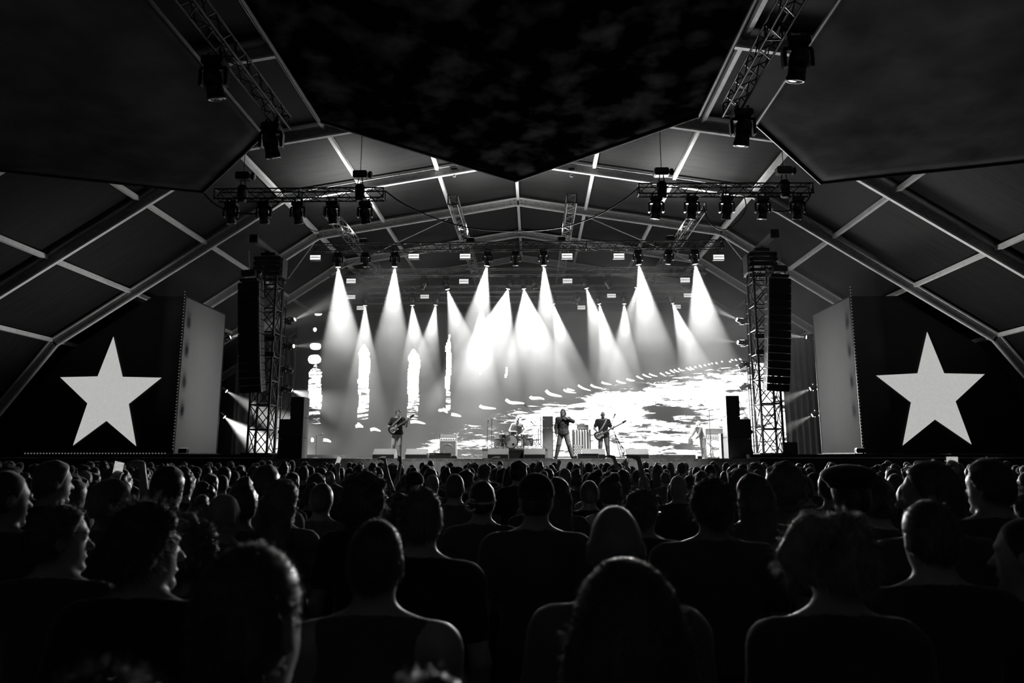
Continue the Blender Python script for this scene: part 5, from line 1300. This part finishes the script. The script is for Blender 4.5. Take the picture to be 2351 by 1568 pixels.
# guitarist
Mg = perf(914, 943, 26.4, 1.03, PI + 0.15)
arms = {1: ((0.335, -0.02, 1.16), (0.13, 0.22, 1.07)), -1: ((-0.31, 0.08, 1.17), (-0.36, 0.27, 1.36))}
o = make_person('perf', fig=dict(yaw=0.3, pitch=-0.15, arms=arms, hands={1: dict(d=(-0.9, 0.1, -0.3), n=(0, -1, 0), curl=0.8, fr=0.011), -1: dict(d=(-0.2, 0.2, 0.9), n=(0.5, -0.9, 0), curl=1.1, fr=0.011)},
     legs={1: ((0.13, 0.06, 0.5), (0.17, -0.02, 0.085), (0.06, 0.15)), -1: ((-0.09, 0.03, 0.5), (-0.10, -0.05, 0.085), (-0.04, 0.15))}), hair='tousled', top='tee', loose=0.02, skin_m=M_SKINW, shirt_m=M_BLKSHIRT, trou_m=M_JEANS, handspans=[arms[1][1], arms[-1][1]],
     extra=gstrap([(0.22, 0.18, 1.12), (0.12, 0.18, 1.26), (0.02, 0.175, 1.36), (-0.07, 0.15, 1.45), (-0.125, 0.05, 1.54), (-0.10, -0.17, 1.38)], None), **BKW)
put(o, Mg, 'guitarist in a black shirt and pale faded jeans playing on the wide stage floor')
guitar(held(Mg, (0.10, 0.195, 1.08), (-0.80, 0.10, 0.55), (0, 1, 0.05)), 'electric guitar with pale neck held high by the black-shirted guitarist', 0.60)
# singer
Ms = perf(1293, 943, 26.1, 1.02, PI - 0.1)
arms = {-1: ((-0.36, 0.10, 1.33), (-0.13, 0.20, 1.46)), 1: ((0.27, 0.0, 1.13), (0.25, 0.12, 0.90))}
o = make_person('perf', fig=dict(pitch=-0.12, yaw=-0.25, arms=arms, hands={-1: dict(d=(0.75, 0.15, 0.5), n=(0.2, -1, 0), curl=1.0, fr=0.011)},
     legs={1: ((0.17, 0.05, 0.5), (0.27, -0.02, 0.085), (0.08, 0.14)), -1: ((-0.19, 0.06, 0.5), (-0.30, -0.03, 0.085), (-0.10, 0.13))}), hair='long', top='long', loose=0.028, skin_m=M_SKINW, shirt_m=M_PATT, trou_m=M_JEANSD, handspans=[arms[1][1], arms[-1][1]], **BKW)
put(o, Ms, 'long-haired singer in a patterned dark jacket holding a microphone to the mouth')
r = thing('hand_microphone', 'microphone in the hand of the long-haired singer', 'microphone'); r.matrix_world = Ms @ Matrix.Translation((-0.045, 0.225, 1.53)) @ Matrix.Rotation(-0.9, 4, 'Y') @ Matrix.Rotation(0.4, 4, 'X')
MB().lathe([(0.012, -0.16), (0.018, -0.02), (0.022, 0.0)], 12).build('handle', M_BLACKGLOSS, r, smooth=True); MB().ell((0, 0, 0.02), (0.027, 0.027, 0.03)).build('wire_ball', M_CHROME, r, smooth=True)
# bassist
Mb = perf(1384, 951, 26.95, 1.0, PI + 0.05)
arms = {1: ((0.33, -0.03, 1.14), (0.21, 0.20, 0.94)), -1: ((-0.31, 0.05, 1.13), (-0.33, 0.27, 1.10))}
o = make_person('perf', fig=dict(yaw=0.1, pitch=-0.05, broad=1.08, arms=arms, hands={1: dict(d=(-0.6, 0.1, -0.6), n=(0, -1, 0), curl=0.8, fr=0.011), -1: dict(d=(-0.3, 0.2, 0.8), n=(0.6, -0.8, 0), curl=1.1, fr=0.011)},
     legs={1: ((0.12, 0.04, 0.5), (0.15, -0.02, 0.085), (0.06, 0.15)), -1: ((-0.13, 0.05, 0.5), (-0.19, -0.02, 0.085), (-0.07, 0.14))}), hair='none', top='tee', loose=0.016, skin_m=M_SKINW, shirt_m=M_BLKSHIRT, trou_m=M_JEANSD, handspans=[arms[1][1], arms[-1][1]],
     extra=gstrap([(0.18, 0.185, 0.98), (0.09, 0.185, 1.12), (0.0, 0.185, 1.26), (-0.07, 0.165, 1.38), (-0.11, 0.12, 1.47), (-0.135, 0.0, 1.54), (-0.08, -0.17, 1.36)], sunglasses), **BKW)
put(o, Mb, 'bald bassist with goatee and dark shirt standing at the microphone stand')
guitar(held(Mb, (0.15, 0.20, 0.90), (-0.86, 0.12, 0.44), (0, 1, 0.05)), 'bass guitar with long pale neck held by the bald bassist', 0.86, True)
# drummer
Md = perf(1188, 957, 31.25, 1.0, PI, RZ + 0.0) @ Matrix.Translation((0, 0, -0.34))
arms = {1: ((0.35, 0.04, 1.17), (0.27, 0.28, 1.05)), -1: ((-0.35, 0.06, 1.16), (-0.22, 0.30, 1.02))}
o = make_person('perf', fig=dict(broad=1.12, girth=1.1, pitch=0.05, arms=arms, hands={1: dict(d=(0.1, 0.9, -0.2), n=(-0.3, 0, -1), curl=1.1, fr=0.011), -1: dict(d=(0.2, 0.9, -0.2), n=(0.3, 0, -1), curl=1.1, fr=0.011)},
     legs={1: ((0.20, 0.40, 0.90), (0.24, 0.42, 0.445), (0.03, 0.15)), -1: ((-0.20, 0.40, 0.90), (-0.24, 0.42, 0.445), (-0.03, 0.15))}), hair='none', top='tank', skin_m=M_SKINW, shirt_m=mat('black_vest', 0.03, 0.8), trou_m=mat('pale_shorts', 0.4, 0.8, var=0.4), handspans=[arms[1][1], arms[-1][1]], extra=bandana, **BKW)
put(o, Md, 'bearded drummer with a head cloth and sleeveless top seated behind the kit')
for s, d in ((1, (-0.15, 0.9, 0.05)), (-1, (0.25, 0.85, -0.1))):
    w = Vector(arms[s][1]) + Vector((0.0, 0.08, -0.01)); dd = Vector(d).normalized()
    r = thing('drumstick', f'wooden drumstick in the drummer {"right" if s > 0 else "left"} hand', 'drumstick', Md @ w)
    a_, b_ = (Md.to_3x3() @ (dd * -0.06)), (Md.to_3x3() @ (dd * 0.32))
    MB().rod(a_, b_, 0.009, 8, 0.006).build('shaft', mat('stick_wood', 0.6, 0.5), r, smooth=True); MB().ell(b_, (0.009, 0.009, 0.012), 8, 6).build('tip', mat('stick_wood', 0.6), r)
th = thing('drum_stool', 'round stool carrying the drummer', 'stool', (Md.translation.x, 31.25, RZ))
MB().lathe([(0.18, 0.37), (0.19, 0.40), (0.18, 0.45), (0.02, 0.46)], 20).build('seat', M_BLACK, th, smooth=True)
MB().rod((0, 0, 0.15), (0, 0, 0.38), 0.02).build('pole', M_CHROME, th)
for k in range(3): a = k * 2 * PI / 3; MB().rod((0, 0, 0.2), (0.26 * math.cos(a), 0.26 * math.sin(a), 0.01), 0.014).build('leg', M_CHROME, th)
# stage hand bending by the right amplifiers
Mh = perf(1612, 975, 30.2, 0.90, PI / 2 + 0.3)
arms = {1: ((0.24, 0.42, 1.08), (0.16, 0.62, 0.92)), -1: ((-0.24, 0.38, 1.02), (-0.16, 0.55, 0.82))}
o = make_person('perf', fig=dict(lean=(0, 0.22), pitch=0.35, arms=arms), hair='short', top='long', skin_m=M_SKINP, shirt_m=mat('grey_jersey', 0.025, 0.8, var=0.3), trou_m=mat('grey_trousers', 0.06, 0.8), **BKW)
put(o, Mh, 'grey-clad stage hand stooping beside the right amplifiers')
r = thing('dark_cloth', 'small dark bag held by the stooping stage hand', 'bag'); r.matrix_world = Mh @ Matrix.Translation((-0.05, 0.68, 0.80))
MB().prism([(-0.14, -0.16), (0.14, -0.12), (0.12, 0.12), (0.0, 0.16), (-0.12, 0.10)], -0.06, 0.06, Matrix.Rotation(PI / 2, 4, 'X')).build('bag_body', M_BLACK, r, bevel=0.02); MB().torus(0.06, 0.012, 10, 5, Matrix.Translation((0, 0, 0.16)) @ Matrix.Rotation(PI / 2, 4, 'X'), 0, PI).build('handle', M_BLACK, r)
# ------------------------------------------------------------------ the audience, nearest people first
def headpx(px, top, depth):
    """Where a person stands, and how tall, whose head top shows at (px, top) at this depth."""
    q = P(px, top, depth); return q.x, q.y, q.z
CROWD = []
def goggles(body, f, part, hcut):
    Hd, HR = f['Hd'], f['HR']
    mb = MB(); pts = [Vector(Hd((0.089 * math.cos(a), 0.108 * math.sin(a), 0.130 + 0.012 * math.sin(a)))) for a in np.linspace(0, 2 * PI, 25)]
    mb.tube(pts, 0.0065, 6); mb.build('head_band', mat('white_band', 0.8, 0.5), body)
    M4 = Matrix.Translation(Vector(Hd((-0.062, -0.104, 0.108)))) @ Matrix.Rotation(PI / 2, 4, 'X') @ Matrix.Rotation(0.35, 4, 'Y')
    MB().torus(0.036, 0.0075, 20, 6, M4).build('round_ring', mat('white_band', 0.8, 0.5), body)
def specs(body, f, part, hcut):
    Hd = f['Hd']; mb = MB()
    for s in (-1, 1):
        mb.tube([Vector(Hd((s * 0.082, 0.0, 0.128))), Vector(Hd((s * 0.078, 0.085, 0.132))), Vector(Hd((s * 0.05, 0.112, 0.13)))], 0.003, 5)
        mb.tube([Vector(Hd((s * 0.033 + 0.022 * math.cos(a), 0.112, 0.127 + 0.017 * math.sin(a)))) for a in np.linspace(0, 2 * PI, 13)], 0.0025, 5)
    mb.build('glasses', mat('glasses_metal', 0.6, 0.2, metal=1), body)
def strap(body, f, part, hcut):
    T = f['T']
    for s in (-1, 1): MB().tube([Vector(T((s * 0.10, -0.085, 1.465))), Vector(T((s * 0.11, -0.125, 1.35))), Vector(T((s * 0.09, -0.13, 1.2)))], 0.012, 6).build('strap', M_BLACK, body)
NEAR = [  # px, top, depth, lean x, kwargs, label, scale width factor
    (600, 1232, 1.22, dict(fig=dict(yaw=-0.25, pitch=0.1), hair='crop', strands=2500), 'close-up concertgoer with short cropped hair, large and blurred, head tipped forward'),
    (1432, 1291, 1.5, dict(fig=dict(pitch=0.1, broad=0.92), hair='hood', strands=3500), 'close-up person with long straight hair falling over the back, seen from behind'),
    (868, 1187, 2.15, dict(fig=dict(broad=1.05, neck=0.95), hair='crop', top='tank', strands=1800), 'concertgoer in a sleeveless top with short hair and visible ears, seen from behind'),
    (1410, 1162, 2.18, dict(fig=dict(broad=1.0), hair='none'), 'bald concertgoer with both ears showing, behind the long-haired person'),
    (345, 1158, 2.25, dict(fig=dict(yaw=-0.75), hair='tousled', strands=2500), 'concertgoer with tousled hair whose lit face turns towards the stage centre, at left'),
    (148, 1157, 2.75, dict(fig=dict(yaw=-0.85), hair='short', strands=2200), 'short-haired concertgoer turned in profile towards the centre, second from the left edge'),
    (455, 1180, 2.75, dict(fig=dict(yaw=-0.5, broad=0.9), hair='bun', strands=2500), 'curly-haired concertgoer with hair pinned up, between the profile man and the bald head'),
    (518, 1134, 3.9, dict(fig=dict(yaw=-0.4), hair='none'), 'bald round head with a bright rim, left of the blurred cropped head'),
    (1895, 1172, 2.1, dict(fig=dict(roll=0.18, broad=0.92), hair='ponytail', hair_m='fair', strands=2500), 'fair-haired woman with a messy ponytail, head tilted, at right'),
    (2122, 1143, 2.5, dict(fig=dict(broad=1.08), hair='crop', strands=800), 'tall short-haired man close by, second from the right edge'),
    (2262, 1052, 3.75, dict(fig=dict(yaw=0.5, broad=1.2, girth=1.15), hair='short', strands=800), 'big dark-clad man at the right edge standing a head above others'),
    (970, 1119, 3.0, dict(fig=dict(broad=1.0), hair='short', hair_m='grey', strands=2500), 'concertgoer with full short hair in front of the head-band wearer'),
    (1230, 1086, 3.75, dict(fig=dict(broad=1.12, girth=1.1), hair='cap'), 'tall man in a dark backward cap standing before the drum kit'),
    (1107, 1103, 4.7, dict(fig=dict(), hair='short', extra=goggles), 'concertgoer wearing a white head band with a round ring at the back'),
    (1630, 1102, 3.55, dict(fig=dict(broad=1.25, girth=1.15), hair='tousled', strands=1500), 'broad-shouldered man with shaggy hair in a tee shirt, right of the bald man'),
    (1472, 1127, 4.3, dict(fig=dict(yaw=-0.7), hair='tousled', strands=1200, extra=specs), 'wavy-haired person in glasses turned to the right'),
    (842, 1086, 4.1, dict(fig=dict(yaw=-0.6), hair='curly', strands=2500), 'person with big round curly hair glowing at the edge'),
    (741, 1109, 5.3, dict(fig=dict(broad=1.0), hair='short'), 'short-haired man with a lit jaw left of the curly head'),
    (1045, 1086, 6.3, dict(fig=dict(broad=1.05), hair='crop'), 'short-haired man with bright shoulder edges behind the head band wearer'),
    (2127, 1058, 3.0, dict(fig=dict(yaw=0.95), hair='short', strands=600), 'tall man in profile looking across to the centre, right side'),
    (1945, 1074, 3.7, dict(fig=dict(broad=1.0), hair='flatcap'), 'person in a wide flat cap behind the ponytail woman'),
    (2002, 1096, 4.1, dict(fig=dict(), hair='tousled'), 'shaggy-haired person beside the flat cap'),
    (1726, 1090, 4.4, dict(fig=dict(yaw=0.3), hair='long'), 'dark long-haired person behind the shaggy broad-shouldered man'),
    (1797, 1062, 5.1, dict(fig=dict(yaw=0.2), hair='curly'), 'person with full dark hair below the right speaker tower'),
    (392, 1069, 4.3, dict(fig=dict(yaw=-0.1, broad=1.05), hair='short', strands=800), 'tall short-haired man standing out below the left grey scrim'),
    (262, 1098, 3.9, dict(fig=dict(yaw=-0.9), hair='short'), 'man in sharp profile below the left star'),
    (22, 1078, 3.4, dict(fig=dict(yaw=-0.5, broad=1.1), hair='crop'), 'thickset short-haired man at the left edge'),
    (652, 1104, 4.4, dict(fig=dict(yaw=-0.5, broad=0.9), hair='long', hair_m='grey', strands=2500), 'woman with long pale wavy hair lit from the stage'),
    (614, 1066, 4.9, dict(fig=dict(), hair='short'), 'dark short-haired man below the left speaker tower'),
    (1352, 1103, 6.6, dict(fig=dict(), hair='short', hair_m='grey'), 'person with bright cropped hair behind the bald man'),
    (1556, 1092, 6.9, dict(fig=dict(yaw=0.3), hair='none'), 'bald person looking at the stage in front of the long riser'),
    (2060, 1146, 4.8, dict(fig=dict(yaw=0.9, broad=0.9), hair='bun'), 'small person in profile beside the tall short-haired man'),
    (2346, 1185, 2.5, dict(fig=dict(yaw=0.8), hair='crop'), 'person cut by the right edge, face rimmed with light'),
    (265, 1512, 0.85, dict(fig=dict(pitch=0.1), hair='short', strands=3000), 'out-of-focus head top at the bottom edge, left'),
    (985, 1530, 0.85, dict(fig=dict(pitch=0.1), hair='short', strands=3000), 'out-of-focus head top at the bottom edge, centre'),
    (560, 1098, 4.35, dict(fig=dict(yaw=0.2), hair='bun'), 'dark head with untidy hair behind the bright bald rim'),
    (1280, 1098, 5.6, dict(fig=dict(broad=0.9), hair='long'), 'long-haired person behind the backward cap'),
    (1190, 1060, 8.6, dict(fig=dict(), hair='tousled'), 'dark tousled head just below the stage drums'),
    (130, 1056, 4.6, dict(fig=dict(yaw=-0.6), hair='short'), 'dark short-haired man below the left edge of the left star'),
]
HM = {'fair': M_HAIRB, 'grey': mat('grey_hair', 0.16, 0.45, var=0.4, scale=40, stretch=(3, 3, 0.6), sheen=0.5), None: None}
spots_taken = []
for px, top, dep, kw, lab in NEAR:
    kw = dict(kw); kw['hair_m'] = HM[kw.get('hair_m')]
    near = dep < 3.2
    o = make_person('near', coarse=0.024 if near else 0.032, fine=0.009 if near else 0.013, **kw)
    x, y, z = headpx(px, top, dep)
    add = {'none': 0.0, 'curly': 0.04, 'hood': 0.022, 'bun': 0.05}.get(kw['hair'], 0.012)
    place(o, x, y, 0, z / (1.778 + add), lab)
    # the head leans: keep it where the photograph shows it
    spots_taken.append((x, y)); CROWD.append(o)

# raised arms and phones further in
def arm_up(s, hand_at, elbow):
    return {s: (elbow, hand_at)}
def phone(body, f, part, hcut): pass
RAISED = [  # px of hand, py of hand top, depth, which hand, pose
    (884, 1047, 12.0, -1, 'cup', 'person stretching up one arm with a drooping hand below the guitarist', 0.25),
    (921, 1040, 12.5, 1, 'point', 'person raising one arm with pointing fingers below the guitarist', -0.2),
    (1283, 1056, 12.5, 1, 'open', 'person raising an open hand below the singer', 0.1),
    (1339, 1056, 13.0, -1, 'point', 'person lifting a pointing finger before the flag', 0.0),
    (1414, 1040, 10.5, -1, 'cup', 'person stretching one arm high below the bassist', 0.3),
    (1442, 1050, 12.0, -1, 'point', 'person raising an index finger to the side of the stretched arm', 0.15),
    (1472, 1040, 8.0, -1, 'flat', 'person raising a long arm with a flat tilted hand before the wedge monitor', 0.25),
    (318, 1048, 5.2, 1, 'cup', 'person with one forearm raised above the head below the left star', 0.1)]
for px, py, dep, s, pose, lab, tilt in RAISED:
    q = P(px, py, dep)
    wr = np.array([s * 0.24 - tilt * 0.7, 0.10, 2.07]); el = np.array([s * 0.27 - tilt * 0.3, 0.08, 1.74])
    hd = dict(cup=dict(d=(-0.8 * (1 if tilt > 0 else 1), 0.3, 0.25), n=(0, 0.3, -1), curl=0.6, fr=0.013), point=dict(d=(-0.25, 0.1, 1), n=(0, 1, 0), curl=0.3, point=True, fr=0.013),
              open=dict(d=(0.3, 0.1, 1), n=(0, 1, 0), curl=0.15, fr=0.013), flat=dict(d=(-1, 0.1, 0.25), n=(0.2, 0, -1), curl=0.1, fr=0.013))[pose]
    o = make_person('raised', fig=dict(arms={s: (el, wr)}, hands={s: hd}, face=False), hair=random.choice(['short', 'tousled', 'long']), top='tee', coarse=0.04, fine=0.014, handspans=[wr + np.array([0, 0, 0.0])], low=True)
    top_z = {'cup': 2.14, 'flat': 2.13, 'point': 2.25, 'open': 2.24}[pose]
    sc = q.z / top_z * 1.0
    place(o, q.x - wr[0] * sc - 0.02, q.y, 0, sc, lab); spots_taken.append((q.x - wr[0] * sc, q.y)); CROWD.append(o)
def phone_at(px, py, dep, w, h, rot, lab, who):
    q = P(px, py, dep); r = thing('phone', lab, 'phone', q); r.rotation_euler = (0.15, rot, 0)
    MB().box(-w / 2, w / 2, 0, 0.009, -h / 2, h / 2).build('phone_case', M_BLACKGLOSS, r, bevel=0.003)
    MB().box(-w / 2 + 0.004, w / 2 - 0.004, -0.0015, 0.0, -h / 2 + 0.006, h / 2 - 0.006).build('screen', emitter('phone_screen', 0.42, 0.7, 55), r)
    # the hand and arm holding it belong to a person below
    a = np.array([0.2, 0.18, 1.72]); el = np.array([0.27, 0.10, 1.40])
    o = make_person('phone', fig=dict(arms={1: (el, a)}, hands={1: dict(d=(0, 0.1, 1), n=(0, 1, 0), curl=0.7, fr=0.012)}, face=False), hair='short', coarse=0.04, fine=0.014, handspans=[a], low=True)
    sc = (q.z - h * 0.3) / 1.84
    place(o, q.x - a[0] * sc, q.y - a[1] * sc - 0.03, 0, sc, who); spots_taken.append((q.x - a[0] * sc, q.y)); CROWD.append(o)
phone_at(272, 1075, 5.6, 0.085, 0.115, 0.22, 'lit phone held up below the left star', 'person holding up a lit phone below the left star')
phone_at(777, 1058, 11.0, 0.075, 0.15, 0.35, 'bright phone held up tilted near the left side fill', 'person holding a tilted bright phone near the left side fill')
phone_at(2186, 1055, 6.2, 0.105, 0.06, 0.0, 'phone held level showing a tiny picture below the right star', 'person filming with a level phone below the right star')

# people who fill the ground up to the stage
VAR = []
for i, (fg, hair, top) in enumerate([(dict(), 'short', 'tee'), (dict(yaw=0.3), 'crop', 'tee'), (dict(yaw=-0.3, broad=0.9), 'long', 'tee'), (dict(yaw=-0.2, broad=1.1), 'none', 'tee'), (dict(broad=0.9, yaw=0.2), 'bun', 'tank'), (dict(broad=1.1, girth=1.1), 'cap', 'tee'), (dict(yaw=-0.5), 'tousled', 'tee'), (dict(yaw=0.6), 'curly', 'tee')]):
    o = make_person('fill', fig=dict(face=abs(fg.get('yaw', 0)) > 0.25, **fg), hair=hair, top=top, coarse=0.042, fine=0.016, low=True)
    VAR.append((o, hair))
HN = dict(short='short-haired', crop='close-cropped', long='long-haired', none='bald', bun='pinned-haired', cap='dark-capped', tousled='tousle-haired', curly='curly-haired')
NUM = ['', 'one', 'two', 'three', 'four', 'five', 'six', 'seven', 'eight', 'nine', 'ten', 'eleven', 'twelve']
zones = [(-99, 135, 'far outside the left star'), (135, 380, 'before the left star'), (380, 640, 'before the left speaker tower'), (640, 860, 'before the left side fill'), (860, 1060, 'before the guitarist'),
         (1060, 1260, 'before the drum kit'), (1260, 1440, 'before the bassist'), (1440, 1650, 'before the long riser'), (1650, 1860, 'before the right speaker tower'), (1860, 2010, 'before the right scrim'), (2010, 2260, 'before the right star'), (2260, 2500, 'far outside the right star')]
cand = []
y = 5.2; row = 0
while y < 21.9:
    step = 0.60 if y < 12 else 0.66
    half = 0.80 * y + 0.8
    x = -half + rng.uniform(0, step)
    while x < half - 0.2:
        cand.append((x + rng.normal(0, 0.10) + 0.03 * y * 0.0, y + rng.normal(0, 0.10))); x += step * rng.uniform(0.92, 1.22)
    y += 0.62 if y < 12 else 0.85; row += 1
pts = list(spots_taken); fill = []
for x, y in cand:
    if all((x - a) ** 2 + (y - b) ** 2 > 0.52 ** 2 for a, b in pts): pts.append((x, y)); fill.append((x, y))
fill.sort(key=lambda p: p[1])
LIM = 248
first = {}; AUD = {}
for i, (x, y) in enumerate(fill[:LIM]):
    k = int(rng.integers(len(VAR))); src, hair = VAR[k]
    s = float(np.clip(rng.normal(0.965, 0.032), 0.88, 1.02))
    pxx = proj(x, y, 1.7)[0]; zn = next(z[2] for z in zones if z[0] <= pxx < z[1]) if -99 <= pxx < 2500 else zones[0][2] if pxx < 0 else zones[-1][2]
    dist = 'nearer rows' if y < 8.0 else ('middle rows' if y < 11.5 else 'farther rows')
    grp = f'audience, {dist} {zn}'
    o = src if k not in first else dup(src)
    first[k] = 1
    place(o, x, y, 0, s, '', float(rng.normal(0, 0.18)), grp)
    CROWD.append(o); AUD.setdefault((HN[hair], dist, zn), []).append(o)
for (hn, dist, zn), lst in AUD.items():
    lst.sort(key=lambda o: proj(*o.location[:2], 1.7)[0])
    for i, o in enumerate(lst):
        o['label'] = f'{hn} concertgoer standing in the {dist} {zn}' if len(lst) == 1 else f'{ORD[i]} from the left of {NUM[len(lst)]} {hn} concertgoers, {dist} {zn}'
# the rest, too many and too small to tell apart, as one mass
LOW = []
for fg, hair in ((dict(face=False), 'short'), (dict(face=False, broad=0.92), 'long'), (dict(face=False, broad=1.08), 'tousled')):
    o = make_person('mass', fig=fg, hair=hair, coarse=0.07, fine=0.026, low=True)
    LOW.append(o)
vs_all, fs_all, mi_all, off = [], [], [], 0
mass_m = [M_SKINP, M_HAIRP, M_SHIRT, M_TROU]
pieces = []
for o in LOW:
    V_, F_, I_ = [], [], []; n0 = 0
    for ob in [o] + list(o.children):
        me = ob.data; c = np.empty(len(me.vertices) * 3, np.float32); me.vertices.foreach_get('co', c); li = np.empty(len(me.loops), np.int32); me.loops.foreach_get('vertex_index', li)
        V_.append(c.reshape(-1, 3)); F_.append(li.reshape(-1, 4) + n0); I_.append(np.full(len(me.polygons), mass_m.index(me.materials[0]))); n0 += len(me.vertices)
    pieces.append((np.concatenate(V_), np.concatenate(F_), np.concatenate(I_)))
    for ob in list(o.children): bpy.data.objects.remove(ob)
    bpy.data.objects.remove(o)
for x, y in fill[LIM:]:
    V_, F_, I_ = pieces[int(rng.integers(3))]; a = rng.normal(0, 0.25); s = float(np.clip(rng.normal(0.965, 0.035), 0.88, 1.02))
    vs_all.append((V_ * s) @ rz(a).T + np.array([x, y, 0])); fs_all.append(F_ + off); mi_all.append(I_); off += len(V_)
if vs_all:
    V_, F_, I_ = np.concatenate(vs_all), np.concatenate(fs_all), np.concatenate(mi_all)
    me = bpy.data.meshes.new('distant_crowd'); me.vertices.add(len(V_)); me.vertices.foreach_set('co', V_.ravel().astype(np.float32))
    me.loops.add(F_.size); me.loops.foreach_set('vertex_index', F_.ravel().astype(np.int32)); me.polygons.add(len(F_)); me.polygons.foreach_set('loop_start', np.arange(0, F_.size, 4, dtype=np.int32)); me.polygons.foreach_set('loop_total', np.full(len(F_), 4, np.int32))
    for m in mass_m: me.materials.append(m)
    me.polygons.foreach_set('material_index', I_.astype(np.int32)); me.update(calc_edges=True); me.shade_smooth()
    o = bpy.data.objects.new('distant_crowd', me); COL.objects.link(o); tag(o, 'packed rows of tiny heads right below the stage front', 'crowd', kind='stuff')
print('crowd', len(CROWD), 'mass', len(fill) - LIM)
